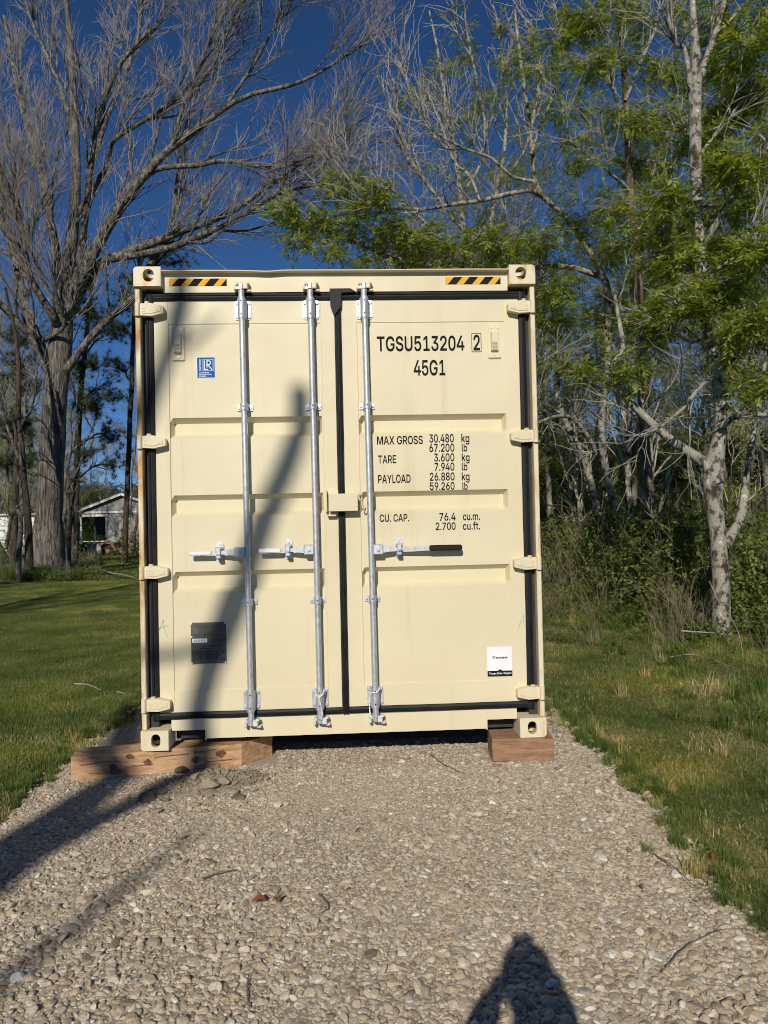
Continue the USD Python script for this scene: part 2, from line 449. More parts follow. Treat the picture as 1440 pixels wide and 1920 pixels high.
doors = []
for sd, (xa, xb, pl, pr) in ((-1, (-1.128, -0.022, -1.037, -0.107)), (1, (0.022, 1.130, 0.112, 1.035))):
    frame = sg.box(xa, 0.195, xb, 2.722).difference(sg.box(pl, 0.338, pr, 2.566))
    d = obj('door', cat_mesh([prism(frame, YD, YD + 0.045), box(xa, xb, YD + 0.0625, YD + 0.068, 0.20, 2.72)]), cream, container, label='left door leaf' if sd < 0 else 'right door leaf')
    obj('door_panel', door_panel(pl + 0.002, pr - 0.002), cream, d)
    doors.append(d)
    # seams around the sheet
    obj('weld_seam', cat_mesh([box(pl - 0.003, pl + 0.003, YD - 0.003, YD - 0.0005, 0.24, 2.70), box(pr - 0.003, pr + 0.003, YD - 0.003, YD - 0.0005, 0.24, 2.70)]), cream, d)
    # ventilator
    vx0, vx1 = ((-1.012, -0.940) if sd < 0 else (0.932, 1.006))
    vz0, vz1 = (2.345, 2.560) if sd < 0 else (2.338, 2.553)
    vz1 -= 0.012
    body = [prism(rbox(vx0 - 0.004, vz0 - 0.004, vx1 + 0.004, vz1 + 0.004, 0.008), YD - 0.0022, YD + 0.0036), prism(rbox(vx0, vz0, vx1, vz1, 0.006), YD - 0.007, YD - 0.0025)]
    cap = trimesh.convex.convex_hull(np.array([(x, y, z) for x, z in ((vx0 + 0.012, vz0 + 0.036), (vx1 - 0.012, vz0 + 0.036), (vx0 + 0.012, vz1 - 0.040), (vx1 - 0.012, vz1 - 0.040)) for y in (YD - 0.0068,)] +
                                       [(x, YD - 0.028, z) for x, z in ((vx0 + 0.018, vz0 + 0.044), (vx1 - 0.018, vz0 + 0.044), (vx0 + 0.018, vz1 - 0.046), (vx1 - 0.018, vz1 - 0.046))]))
    body.append(cap)
    vent = obj('ventilator', cat_mesh(body), cream, d)
    slots = [box(vx0 + 0.021 + i * 0.0052, vx0 + 0.0238 + i * 0.0052, YD - 0.0292, YD - 0.0284, vz0 + 0.046 + j * 0.0085, vz0 + 0.051 + j * 0.0085) for i in range(6) for j in range(6)]
    obj('vent_slots', cat_mesh(slots), hole_dark, d, kind='stuff')
    obj('vent_screws', cat_mesh([bolt(vx0 + 0.017, YD - 0.0072, vz1 - 0.018, 0.006, 0.004), bolt(vx1 - 0.017, YD - 0.0072, vz1 - 0.018, 0.006, 0.004), bolt((vx0 + vx1) / 2, YD - 0.0072, vz0 + 0.016, 0.006, 0.004)]), galv, d)

# gaskets
def gasket(x0, x1, z0, z1, upright):
    w = (x1 - x0) if upright else (z1 - z0)
    pr = np.array([(-0.5, 0.0), (-0.42, -0.012), (-0.15, -0.016), (-0.08, -0.010), (0.08, -0.010), (0.15, -0.016), (0.42, -0.012), (0.5, 0.0)])
    L = (z1 - z0) if upright else (x1 - x0)
    k = max(2, int(L / 0.12))
    t = np.linspace(0, 1, k)
    wav = 0.0022 * (meshkit.fbm(np.stack([t * L * 3.5, t * 0 + x0 * 7, t * 0 + z0], 1), 3, 5) - 0.5) * 2
    v = []
    for u, s in zip(t, wav):
        for a, y in pr:
            if upright:
                v.append(((x0 + x1) / 2 + a * w + s, YD - 0.002 + y, z0 + u * L))
            else:
                v.append((x0 + u * L, YD - 0.002 + y, (z0 + z1) / 2 + a * w + s))
    m = len(pr)
    q = np.array([[i * m + j, i * m + j + 1, (i + 1) * m + j + 1, (i + 1) * m + j] for i in range(k - 1) for j in range(m - 1)])
    return (np.array(v), q if upright else q[:, ::-1])


obj('door_gasket', gasket(-1.166, -1.120, 0.165, 2.765, True), rubber, container, label='left side door seal')
obj('door_gasket', gasket(1.122, 1.168, 0.165, 2.752, True), rubber, container, label='right side door seal')
for x0, x1 in ((-1.121, -0.024), (0.022, 1.123)):
    obj('door_gasket', gasket(x0, x1, 2.706, 2.752, False), rubber, container, label='upper door seal')
    obj('door_gasket', gasket(x0, x1, 0.166, 0.208, False), rubber, container, label='lower door seal')
mid = gasket(-0.021, 0.021, 0.168, 2.74, True)
mid[0][:, 1] -= 0.004
obj('door_gasket', mid, rubber, container, label='middle overlapping door seal')
flap = sg.Polygon([(-0.046, 2.768), (0.080, 2.769), (0.118, 2.746), (0.026, 2.742), (0.021, 2.66), (-0.021, 2.60), (-0.044, 2.66)])
obj('gasket_flap', prism(flap, YD - 0.034, YD - 0.024), rubber, container)
for a_, b_ in ((-1.188, -1.131), (1.133, 1.188)):
    obj('gasket_backing', box(a_, b_, YD + 0.012, YD + 0.02, 0.12, 2.77), dark_metal, container)

# hinges: four a side
for sd in (-1, 1):
    for zc in (2.642, 1.842, 1.058, 0.264):
        x_o, x_i = sd * 1.190, sd * 1.050
        poly = sg.Polygon([(x_o, zc + 0.037), (sd * 1.125, zc + 0.040), (x_i, zc + 0.022), (x_i, zc - 0.022), (sd * 1.12, zc - 0.038), (x_o, zc - 0.034)]).buffer(-0.006).buffer(0.006, quad_segs=4)
        rib = sg.Polygon([(sd * 1.178, zc + 0.026), (sd * 1.125, zc + 0.028), (sd * 1.064, zc + 0.013), (sd * 1.064, zc - 0.012), (sd * 1.12, zc - 0.026), (sd * 1.178, zc - 0.024)]).buffer(-0.002)
        blade = cat_mesh([prism(poly, 0.018, YD - 0.0008), prism(rib, 0.0145, 0.0178), cyl((sd * 1.090, 0.0145, zc), (sd * 1.090, 0.0125, zc), 0.010, 12),
                          box(sd * 1.176, sd * 1.158, 0.0125, 0.0143, zc + 0.006, zc + 0.012), box(sd * 1.176, sd * 1.158, 0.0125, 0.0143, zc - 0.012, zc - 0.006)])
        h = obj('hinge', blade, cream, container)
        obj('hinge_pin', cat_mesh([cyl((sd * 1.203, 0.018, zc - 0.040), (sd * 1.203, 0.018, zc + 0.040), 0.0155, 14), cyl((sd * 1.150, 0.03, zc + 0.03), (sd * 1.150, 0.03, zc + 0.050), 0.014, 10)]), cream_worn, h, smooth=40)

# locking bars
YR = 0.020


def lock_rod(x, lean, chain):
    xm = lambda z: x + lean * (z - 1.45)
    r = obj('locking_rod', cyl((xm(0.20), YR, 0.20), (xm(2.735), YR, 2.735), 0.0175, 20), galv, container, smooth=40)
    for ztop in (1, 0):
        z = 2.645 if ztop else 0.272
        xx = xm(z)
        plate = [prism(rbox(xx - 0.050, z - 0.058, xx + 0.050, z + 0.058, 0.012), YD - 0.006, YD - 0.0006)]
        sleeve = [cyl((xx, YR, z - 0.062), (xx, YR, z + 0.062), 0.0245, 20), cyl((xx, YR, z - 0.068), (xx, YR, z - 0.0625), 0.0215, 20), cyl((xx, YR, z + 0.0625), (xx, YR, z + 0.068), 0.0215, 20),
                  box(xx - 0.026, xx + 0.026, YR + 0.004, YD - 0.0062, z - 0.058, z + 0.058)]
        g = obj('rod_guide', cat_mesh(plate), bright_zinc if ztop else galv, r)
        obj('rod_sleeve', cat_mesh(sleeve), galv, r, smooth=35)
        bolts = [bolt(xx + a * 0.039, YD - 0.0062, z + b * 0.042, 0.009, 0.008) for a in (-1, 1) for b in (-1, 1)]
        obj('guide_bolts', cat_mesh(bolts), galv, r)
        obj('sleeve_hole', cat_mesh([cyl((xx, YR - 0.0240, z + b * 0.04), (xx, YR - 0.0252, z + b * 0.04), 0.0045, 10) for b in (-1, 1)]), hole_dark, r)
        # cam and keeper
        s = 1 if ztop else -1
        zc = z + s * 0.115
        xc = xm(zc)
        cam_ = [cyl((xc, YR, z + s * 0.069), (xc, YR, zc + s * 0.03), 0.0185, 16), trimesh.convex.convex_hull(np.array([(xc + a, YR + b, zc + s * c) for a, b, c in
                ((-0.028, -0.010, 0.0), (0.030, -0.012, 0.0), (0.034, 0.018, 0.0), (-0.028, 0.022, 0.0), (-0.022, -0.006, 0.024), (0.022, -0.008, 0.020), (0.026, 0.018, 0.020), (-0.022, 0.02, 0.024))])),
                box(xc - 0.012, xc + 0.010, YR - 0.024, YR - 0.0125, zc - 0.004, zc + 0.034 if ztop else zc + 0.012, 0.003)]
        obj('rod_cam', cat_mesh(cam_), galv, r, smooth=30)
        kz = zc + s * 0.018
        keep = [box(xc + 0.010, xc + 0.040, YR - 0.016, YH if ztop else YD, kz - 0.018, kz + 0.020, 0.004), box(xc + 0.032, xc + 0.058, YR + 0.0, YH if ztop else YD, kz - 0.018 - 0.012, kz - 0.006 - 0.012, 0.003),
                box(xc - 0.044, xc - 0.026, YR - 0.010, YH if ztop else YD, kz - 0.022, kz + 0.006, 0.004), box(xc + 0.030, xc + 0.050, YR - 0.010, YR + 0.02, kz + 0.012, kz + 0.026, 0.003),
                box(xc - 0.034, xc - 0.020, YR - 0.018, YR + 0.03, kz + 0.004, kz + 0.022, 0.003)]
        obj('cam_keeper', cat_mesh(keep), bright_zinc if not ztop else cream, r)
    for z in (2.047, 0.866):
        xx = xm(z)
        clamp = [prism(rbox(xx - 0.048, z - 0.019, xx + 0.048, z + 0.019, 0.006), YD - 0.005, YD - 0.0006), cyl((xx, YR, z - 0.021), (xx, YR, z + 0.021), 0.0225, 18), box(xx - 0.024, xx + 0.024, YR + 0.002, YD - 0.0052, z - 0.020, z + 0.020)]
        obj('rod_clamp', cat_mesh(clamp), galv, r, smooth=35)
        obj('clamp_bolts', cat_mesh([bolt(xx + a * 0.036, YD - 0.0052, z, 0.008, 0.007) for a in (-1, 1)]), galv, r)
        obj('sleeve_hole', cyl((xx, YR - 0.0222, z), (xx, YR - 0.0232, z), 0.0042, 10), hole_dark, r)
    if chain:
        z = 0.272
        xx = xm(z)
        if chain == 1:
            pts = [(xx - 0.030, YR - 0.006, z + 0.052), (xx - 0.02, YR - 0.026, z + 0.03), (xx - 0.004, YR - 0.030, z + 0.012), (xx + 0.006, YR - 0.028, z - 0.03), (xx + 0.014, YR - 0.026, z - 0.08), (xx + 0.008, YR - 0.026, z - 0.12)]
            pts2 = [(xx + 0.030, YR - 0.004, z + 0.056), (xx + 0.02, YR - 0.026, z + 0.034), (xx - 0.003, YR - 0.030, z + 0.012)]
        else:
            pts = [(xx + 0.030, YR - 0.006, z + 0.058), (xx + 0.01, YR - 0.028, z + 0.036), (xx - 0.022, YR - 0.022, z + 0.030), (xx - 0.034, YR - 0.010, z + 0.0), (xx - 0.036, YR - 0.008, z - 0.07), (xx - 0.030, YR - 0.012, z - 0.13)]
            pts2 = None
        lines = [spline(pts, 60)] + ([spline(pts2, 30)] if pts2 else [])
        rr = [0.0030 + 0.0016 * np.abs(np.sin(np.arange(len(l)) * 1.05)) for l in lines]
        obj('seal_chain', tube_mesh(lines, rr, 6, True), bright_zinc, r)
    return r


rods = [lock_rod(-0.575, -0.0045, 0), lock_rod(-0.160, -0.0040, 1), lock_rod(0.172, -0.0070, 2)]


def handle(rod, x, z, s, grip):
    """Swing handle lying flat from the bar, held by an oval retainer. s: the side it points to."""
    hub = cat_mesh([box(x + s * 0.012, x + s * 0.072, YR - 0.024, YR + 0.020, z - 0.030, z + 0.030, 0.004), bolt(x + s * 0.042, YR - 0.0245, z, 0.011, 0.008)])
    obj('handle_hub', hub, galv, rod)
    L0, L1, L2 = x + s * 0.073, x + s * (0.30 if not grip else 0.365), x + s * (0.345 if not grip else 0.555)
    pts = np.array([(L0, 0.022), (x + s * 0.12, 0.016), (x + s * 0.16, 0.010), (x + s * 0.20, 0.011), (L1, 0.016)])
    up = spline(pts, 24)
    poly = sg.Polygon(np.vstack([np.stack([up[:, 0], z + up[:, 1]], 1), np.stack([up[::-1, 0], z - up[::-1, 1] * 0.9], 1)])).buffer(0)
    hb = obj('handle_bar', prism(poly, YR - 0.012, YR - 0.002), galv, rod)
    gx0, gx1 = (L1 - s * 0.07, L2) if not grip else (L1 - s * 0.012, L2)
    if grip:
        obj('handle_grip', box(gx0, gx1, YR - 0.022, YR + 0.008, z - 0.017, z + 0.018, 0.008), rubber, rod, label='black rubber sleeve')
    else:
        obj('handle_grip', cat_mesh([box(gx0 - s * 0.02, gx1, YR - 0.019, YR + 0.002, z - 0.013, z + 0.013, 0.004)]), bright_zinc, rod)
    xr_ = x + s * 0.170
    cat = [prism(stadium(xr_, z + 0.004, 0.048, 0.125), YD - 0.005, YD - 0.0006), box(xr_ - 0.019, xr_ + 0.019, YR - 0.006, YD - 0.0052, z + 0.016, z + 0.034, 0.003), box(xr_ - 0.015, xr_ + 0.015, YR - 0.020, YD - 0.0052, z - 0.036, z - 0.0165, 0.004),
           box(xr_ - 0.014, xr_ + 0.014, YR - 0.022, YR - 0.0125, z - 0.010, z + 0.030, 0.003)]
    obj('handle_retainer', cat_mesh(cat), galv, rod)
    obj('retainer_bolts', cat_mesh([bolt(xr_, YD - 0.0052, z + 0.050, 0.010, 0.008), bolt(xr_, YD - 0.0052, z - 0.044, 0.010, 0.008)]), galv, rod)


handle(rods[0], -0.575, 1.168, -1, False)
handle(rods[1], -0.160, 1.174, -1, False)
handle(rods[2], 0.174, 1.166, 1, True)

# lock box over the middle seam
lb = obj('lock_box', cat_mesh([box(-0.078, 0.099, -0.004, 0.002, 1.402, 1.508, 0.002), box(-0.078, 0.099, 0.0022, 0.058, 1.500, 1.507), box(-0.0775, -0.0715, 0.0022, 0.058, 1.41, 1.4995), box(0.0925, 0.0985, 0.0022, 0.058, 1.403, 1.4995)]), cream, container)
obj('lock_bracket', cat_mesh([box(-0.098, -0.088, 0.022, YD - 0.0006, 1.40, 1.536, 0.002), box(-0.0878, -0.02, 0.056, YD - 0.0006, 1.506, 1.534), box(-0.088, -0.034, 0.030, YD - 0.0006, 1.373, 1.383, 0.002)]), cream, lb)
hook = lambda x, z, r: spline([(x, 0.02, z + 0.05), (x + 0.002, 0.012, z + 0.01), (x + r * 0.6, 0.010, z - r), (x + r * 1.7, 0.012, z - r * 0.8), (x + r * 2.0, 0.014, z + r * 0.6)], 24)
obj('lock_hook', tube_mesh([hook(0.104, 1.478, 0.010), hook(0.122, 1.428, 0.011)], [0.0042, 0.0036], 8, True), cream, lb, smooth=True)

# ------------------------------------------------------------------ stickers, plates and lettering
for sd, (x0, x1, z0, z1) in ((-1, (-1.020, -0.672, 2.793, 2.838)), (1, (0.668, 1.014, 2.793, 2.838))):
    hs = obj('hazard_strip', box(x0, x1, YH - 0.0014, YH - 0.0004, z0, z1), yellow_film, container)
    w, hgt = x1 - x0, z1 - z0
    frame = sg.box(x0, z0, x1, z1)
    for k in range(4):
        a = x0 + w * (0.045 + 0.283 * k)
        par = sg.Polygon([(a, z0), (a + w * 0.155, z0), (a + w * 0.155 + hgt * 0.86, z1), (a + hgt * 0.86, z1)]).intersection(frame)
        obj('black_stripe', prism(par, YH - 0.0024, YH - 0.0018), black_print, hs)


def mark(text, xl, xr, base, cap, parent, name='lettering', material=None, weight=740):
    """Lettering on the door, from its left and right ends, base line and cap line."""
    a, b, c = P(xl, base, YD + 0.003), P(xr, base, YD + 0.003), P(xl, cap, YD + 0.003)
    zb = (a[2] + b[2]) / 2
    h = c[2] - a[2]
    return obj(name, prism(text_poly(text, a[0], b[0], zb, h, weight), YD + 0.0018, YD + 0.0028), material or black_print, parent)


R_ = doors[1]
mark('TGSU513204', 707, 871, 658, 630, R_, 'serial_lettering', weight=640)
mark('2', 888, 900, 657, 628, R_, 'serial_lettering', weight=640)
b0, b1 = P(884.5, 660, YD + .003), P(902, 625, YD + .003)
obj('check_digit_box', prism(sg.box(b0[0], b0[2], b1[0], b1[2]).difference(sg.box(b0[0] + 0.003, b0[2] + 0.003, b1[0] - 0.003, b1[2] - 0.003)), YD + 0.0018, YD + 0.0028), black_print, R_)
mark('45G1', 776, 835, 704, 675, R_, 'serial_lettering', weight=640)
for row in (('MAX GROSS', 707, 793, 833, 817.5), ('30.480', 805, 851, 829.5, 814), ('kg', 865, 880, 829, 813.5), ('67.200', 805, 852, 847, 832), ('lb', 866, 876, 846.5, 832),
            ('TARE', 709, 743, 868.5, 853.5), ('3.600', 814, 852, 865, 850), ('kg', 866, 880.5, 864.5, 849.5), ('7.940', 815, 852, 882.5, 867.5), ('lb', 866, 876.5, 882, 867.5),
            ('PAYLOAD', 709, 770, 905.5, 890), ('26.880', 806, 852.5, 901, 886), ('kg', 866, 880.5, 900.5, 885.5), ('59.260', 806, 852.5, 918.5, 904), ('lb', 867, 877, 918, 904),
            ('CU. CAP.', 712, 767, 978, 964), ('76.4', 824, 854.5, 976, 961.5), ('cu.m.', 868, 900, 975, 960.5), ('2.700', 817, 854.5, 993.5, 979.5), ('cu.ft.', 868, 900, 993, 978.5)):
    mark(*row, R_, 'weight_lettering', weight=600)


def flat(poly, y, material, parent, name, t=0.0006, **k):
    return obj(name, prism(poly, y - t, y), material, parent, **k)


def qd(xl, yt, xr, yb, y):
    a, b = P(xl, yb, y), P(xr, yt, y)
    return a[0], a[2], b[0], b[2]


YS = YD + 0.0034
# certificate sticker
x0, z0, x1, z1 = qd(369, 669, 403, 709, YD)
st = flat(sg.box(x0, z0, x1, z1), YS, white_film, doors[0], 'certificate_sticker')
w, h = x1 - x0, z1 - z0
flat(sg.box(x0 + w * .025, z0 + h * .02, x1 - w * .025, z1 - h * .02), YS - 0.0010, blue_film, doors[0], 'sticker_field')
X = lambda u: x0 + w * u
Z = lambda u: z0 + h * u
sq = sg.box(X(.33), Z(.33), X(.90), Z(.90))
logo = [sq.difference(sq.buffer(-w * 0.022)), sg.LineString([(X(.42), Z(.84)), (X(.42), Z(.41)), (X(.62), Z(.41))]).buffer(w * .026, cap_style=2, join_style=2),
        sg.LineString([(X(.56), Z(.50)), (X(.56), Z(.82)), (X(.68), Z(.82)), (X(.755), Z(.765)), (X(.755), Z(.69)), (X(.68), Z(.635)), (X(.60), Z(.635)), (X(.83), Z(.395))]).buffer(w * .026, cap_style=2)]
tx = [text_poly('CONTAINER', X(.12), X(.66), Z(.225), h * .055, 700), text_poly('CERTIFICATION', X(.12), X(.80), Z(.14), h * .055, 700), text_poly('SCHEME', X(.12), X(.50), Z(.055), h * .055, 700)]
t = text_poly('CERTIFIED', 0, h * .56, 0, w * .095, 700)
t = affinity.translate(affinity.rotate(t, 90, origin=(0, 0)), X(.235), Z(.34))
flat(shapely.union_all(logo + tx + [t]), YS - 0.0020, white_film, doors[0], 'sticker_print')

# approval plate with four rivets
x0, z0, x1, z1 = qd(359, 1166, 423.5, 1245, YD)
w, h = x1 - x0, z1 - z0
pl = obj('approval_plate', box(x0, x1, YD - 0.0015, YD + 0.0036, z0, z1, 0.0005), plate_grey, doors[0])
ink = [text_poly('APPROVED FOR TRANSPORT', X(.09), X(.90), Z(.90), h * .032, 600), text_poly('UNDER CUSTOMS SEAL', X(.17), X(.80), Z(.85), h * .032, 600), text_poly('SAFETY APPROVAL', X(.30), X(.80), Z(.405), h * .036, 700)]
rr = np.random.default_rng(3)
ink.append(sg.box(X(.22), Z(.755), X(.72), Z(.80)).difference(sg.box(X(.235), Z(.765), X(.705), Z(.79))))
ink.append(sg.box(X(.02), Z(.640), X(.98), Z(.647)))
ink.append(sg.box(X(.86), Z(.24), X(.965), Z(.31))); ink.append(sg.box(X(.83), Z(.07), X(.95), Z(.12)))
for (u0, u1, v) in [(.05, .35, .70), (.36, .66, .715), (.36, .64, .69), (.70, .95, .705), (.54, .96, .58), (.60, .93, .54), (.25, .62, .365)] + [(.04, .34, .30 - .042 * k) for k in range(6)] + [(.42, .76, .30 - .042 * k) for k in range(5)]:
    u = u0
    while u < u1:
        l = rr.uniform(.02, .06)
        ink.append(sg.box(X(u), Z(v - .010), X(min(u + l, u1)), Z(v + .012)))
        u += l + .012
flat(shapely.union_all(ink), YD - 0.0016, plate_ink, doors[0], 'plate_print', t=0.0008)
flat(sg.box(X(.03), Z(.515), X(.46), Z(.61)), YD - 0.0016, white_film, doors[0], 'plate_label', t=0.0008)
bits = [sg.box(X(.06 + .07 * k + rr.uniform(0, .02)), Z(.535 + .019 * j), X(.11 + .07 * k), Z(.542 + .019 * j)) for k in range(5) for j in range(4)]
flat(shapely.union_all(bits), YD - 0.0030, plate_ink, doors[0], 'label_print', t=0.0005)
obj('plate_rivets', cat_mesh([bolt(X(a), YD - 0.0016, Z(b), 0.006, 0.004) for a, b in ((.02, .985), (.98, .985), (.02, .66), (.02, .015), (.98, .015))]), bright_zinc, doors[0])

# white owner sticker (its coded square is left blank)
x0, z0, x1, z1 = qd(914.5, 1212, 960.5, 1269, YD)
w, h = x1 - x0, z1 - z0
flat(rbox(x0, z0, x1, z1, 0.004), YS, white_film, R_, 'owner_sticker')
bar = sg.box(x0, z0, x1, Z(.19)).union(sg.Polygon([(X(.40), Z(.185)), (X(.60), Z(.185)), (X(.5), Z(.245))])).intersection(rbox(x0, z0, x1, z1, 0.004))
flat(bar, YS - 0.0010, black_print, R_, 'sticker_band')
flat(text_poly('Touax One-tripper', X(.06), X(.95), Z(.075), h * .062, 700), YS - 0.0020, white_film, R_, 'sticker_print')
flat(text_poly('Touax', X(.20), X(.80), Z(.60), h * .075, 900), YS - 0.0010, black_print, R_, 'sticker_word')


def stroke(pts, wd, parent, y):
    p = [(P(a, b, y)[0], P(a, b, y)[2]) for a, b in pts]
    return flat(sg.LineString(spline(p, 16)).buffer(wd), y - 0.0002, chalk, parent, 'chalk_mark', t=0.0005)


for s_ in ([(296, 1194), (299, 1180), (306, 1163)], [(306, 1163), (308, 1178), (315, 1196)], [(297, 1179), (306, 1176), (314, 1173)]):
    stroke(s_, 0.0022, doors[0], YD - 0.0004)
for s_ in ([(971, 1182), (975, 1168), (982, 1154)], [(982, 1154), (982, 1162), (983, 1172)], [(974, 1171), (979, 1166), (983, 1164)]):
    stroke(s_, 0.0018, R_, YD - 0.0004)

# ------------------------------------------------------------------ timbers under the front corners
def wood_mat(name, a, b, c, sx):
    nodes = {'g': ('texture_coordinate', {}), 'm': ('mapping', {'scale': sx}), 'n': ('noise_texture', {'scale': 7.0, 'detail': 8.0, 'roughness': 0.6, 'distortion': 0.6}),
             'w': ('wave_texture', {'wave_type': 'bands', 'bands_direction': 'z', 'scale': 9.0, 'distortion': 9.0, 'detail': 3.0, 'detail_scale': 1.4}),
             'r': ('rgb_ramp', {'ramp': [(0.30, a), (0.52, b), (0.75, c)]}), 'r2': ('rgb_ramp', {'ramp': [(0.0, (0.55, 0.48, 0.40)), (0.35, (0.9, 0.87, 0.84)), (1.0, (1, 1, 1))]}),
             'x': ('mix', {'mix_type': 'multiply', 'fac': 0.8}), 'b': ('bump', {'strength': 0.35, 'distance': 0.006}), 'p': ('principled_bsdf', {'roughness': 0.8})}
    return usdkit.material(stage, f'/World/Looks/{name}', nodes, [('g.object', 'm.vector'), ('m.vector', 'n.vector'), ('m.vector', 'w.vector'), ('n.fac', 'r.fac'), ('w.fac', 'r2.fac'), ('r.color', 'x.color1'), ('r2.color', 'x.color2'),
                           ('x.color', 'p.base_color'), ('n.fac', 'b.height'), ('b.normal', 'p.normal')], surface='p.BSDF')


wood_a = wood_mat('yellow_pine', (0.30, 0.15, 0.07), (0.55, 0.345, 0.18), (0.68, 0.47, 0.28), (1.0, 3.0, 6.0))
wood_b = wood_mat('brown_pine', (0.20, 0.105, 0.055), (0.34, 0.20, 0.11), (0.42, 0.27, 0.16), (1.0, 3.0, 6.0))
knot_m = noise_mat('wood_knot', [(0.35, (0.07, 0.025, 0.012)), (0.65, (0.22, 0.10, 0.05))], scale=70, rough=0.7)
# long timber: local x along it
A, B = np.array([-1.611, -0.050]), np.array([-0.641, 0.103])
ang = math.atan2(*(B - A)[::-1])
Ln = np.linalg.norm(B - A)
H = 0.1365
tb = thing('timber_block', 'long yellow pine timber with dark knots under the left corner of the container', 'timber', (A[0], A[1], GZ), math.degrees(ang))
foot = sg.Polygon([(0, 0), (Ln, 0), (Ln + 0.20, 0.17), (0.02, 0.18)])
bm = trimesh.creation.extrude_polygon(foot.buffer(-0.004).buffer(0.004, quad_segs=2), H, engine='earcut')
bm = trimesh.Trimesh(*trimesh.remesh.subdivide_to_size(bm.vertices, bm.faces, 0.05))
bm.vertices += (meshkit.fbm(bm.vertices * [3, 9, 9], 3)[:, None] - 0.5) * 0.006
obj('timber', bm, wood_a, tb, smooth=40)
for kx, kz, kr, kq in ((0.235, 0.062, .016, 1.2), (0.245, 0.033, .021, 1.4), (0.43, 0.068, .019, 1.3), (0.33, 0.112, .014, 1.6), (0.705, 0.062, .018, 1.2), (0.855, 0.085, .021, 1.25), (0.62, 0.02, .012, 1.3)):
    k = sg.Polygon([(math.cos(a) * (1 + 0.22 * math.sin(2 * a + kx * 9) + 0.12 * math.sin(5 * a + kz * 90)), math.sin(a) * (1 + 0.18 * math.cos(3 * a + kx * 5))) for a in np.linspace(0, 2 * math.pi, 24, endpoint=False)]).buffer(0)
    k = affinity.translate(affinity.scale(k, kr * kq, kr, origin=(0, 0)), kx, kz)
    obj('knot', prism(k, -0.0042, 0.001), knot_m, tb)
for cx_, cz_, cl_, cw_ in ((0.05, 0.088, 0.22, 0.0016), (0.30, 0.052, 0.16, 0.0012), (0.47, 0.096, 0.20, 0.0018), (0.70, 0.108, 0.13, 0.0014), (0.10, 0.030, 0.12, 0.0012), (0.76, 0.042, 0.16, 0.0014)):
    xx_ = np.linspace(0, cl_, 9)
    zz_ = cz_ + 0.004 * (meshkit.fbm(np.stack([xx_ * 18, xx_ * 0 + cx_ * 40, xx_ * 0], -1), 3) - 0.5) * 2 + xx_ * 0.03
    obj('crack', prism(sg.LineString(np.c_[cx_ + xx_, zz_]).buffer(cw_), -0.0048, 0.001), knot_m, tb)
tb2 = thing('timber_block', 'short brown timber offcut under the right corner of the container', 'timber', (0.884, 0.006, GZ), -4.5)
bm = box(0, 0.372, 0, 0.28, 0, H, 0.004)
bm = trimesh.Trimesh(*trimesh.remesh.subdivide_to_size(bm.vertices, bm.faces, 0.05))
bm.vertices += (meshkit.fbm(bm.vertices * [3, 9, 9] + 5, 3)[:, None] - 0.5) * 0.006
obj('timber', bm, wood_b, tb2, smooth=40)
# ------------------------------------------------------------------ ground and gravel drive
def two_noise(name, a, b, c, d, s1, s2, rough=0.9, bump=0.5, bdist=0.02):
    nodes = {'g': ('geometry', {}), 'n': ('noise_texture', {'scale': s1, 'detail': 6.0}), 'n2': ('noise_texture', {'scale': s2, 'detail': 6.0, 'roughness': 0.7}), 'r': ('rgb_ramp', {'ramp': [(0.35, a), (0.65, b)]}),
             'r2': ('rgb_ramp', {'ramp': [(0.3, c), (0.7, d)]}), 'x': ('mix', {'mix_type': 'multiply', 'fac': 1.0}), 'b': ('bump', {'strength': bump, 'distance': bdist}), 'p': ('principled_bsdf', {'roughness': rough, 'specular_ior_level': 0.2})}
    return usdkit.material(stage, f'/World/Looks/{name}', nodes, [('g.position', 'n.vector'), ('g.position', 'n2.vector'), ('n.fac', 'r.fac'), ('n2.fac', 'r2.fac'), ('r.color', 'x.color1'), ('r2.color', 'x.color2'), ('x.color', 'p.base_color'),
                           ('n2.fac', 'b.height'), ('b.normal', 'p.normal')], surface='p.BSDF')


turf_m = two_noise('turf', (0.045, 0.06, 0.017), (0.085, 0.098, 0.03), (0.55, 0.5, 0.42), (1.0, 1.0, 0.9), 0.5, 14)
gravel_bed_m = two_noise('gravel_bed', (0.40, 0.35, 0.27), (0.54, 0.48, 0.38), (0.55, 0.52, 0.5), (1.0, 1.0, 1.0), 1.2, 70)
GL = GZ - 0.018                                                # level of the turf


def hills(x, y):
    return 0.0


gx = np.concatenate([[-420, -200, -100], np.arange(-60, 60.1, 1.5), [100, 200, 420]])
gy = np.concatenate([[-420, -200, -90], np.arange(-40, 90.1, 1.5), [140, 220, 420]])
XX, YY = np.meshgrid(gx, gy)
far = np.clip((np.hypot(XX, YY) - 7) / 20, 0, 1)
ZZ = GL + far * 0.25 * (meshkit.fbm(np.stack([XX * 0.09, YY * 0.09, XX * 0], -1), 3, 4) - 0.5)
W_ = len(gx)
q = np.array([[r * W_ + c, r * W_ + c + 1, (r + 1) * W_ + c + 1, (r + 1) * W_ + c] for r in range(len(gy) - 1) for c in range(W_ - 1)])
obj('ground', (np.stack([XX, YY, ZZ], -1).reshape(-1, 3), q), turf_m, None, smooth=True, label='dark soil and turf under the lawn and woods', kind='structure')


def ground_z(x, y):
    f = np.clip((np.hypot(x, y) - 7) / 20, 0, 1)
    return GL + f * 0.25 * (meshkit.fbm(np.stack([x * 0.09, y * 0.09, x * 0], -1), 3, 4) - 0.5)


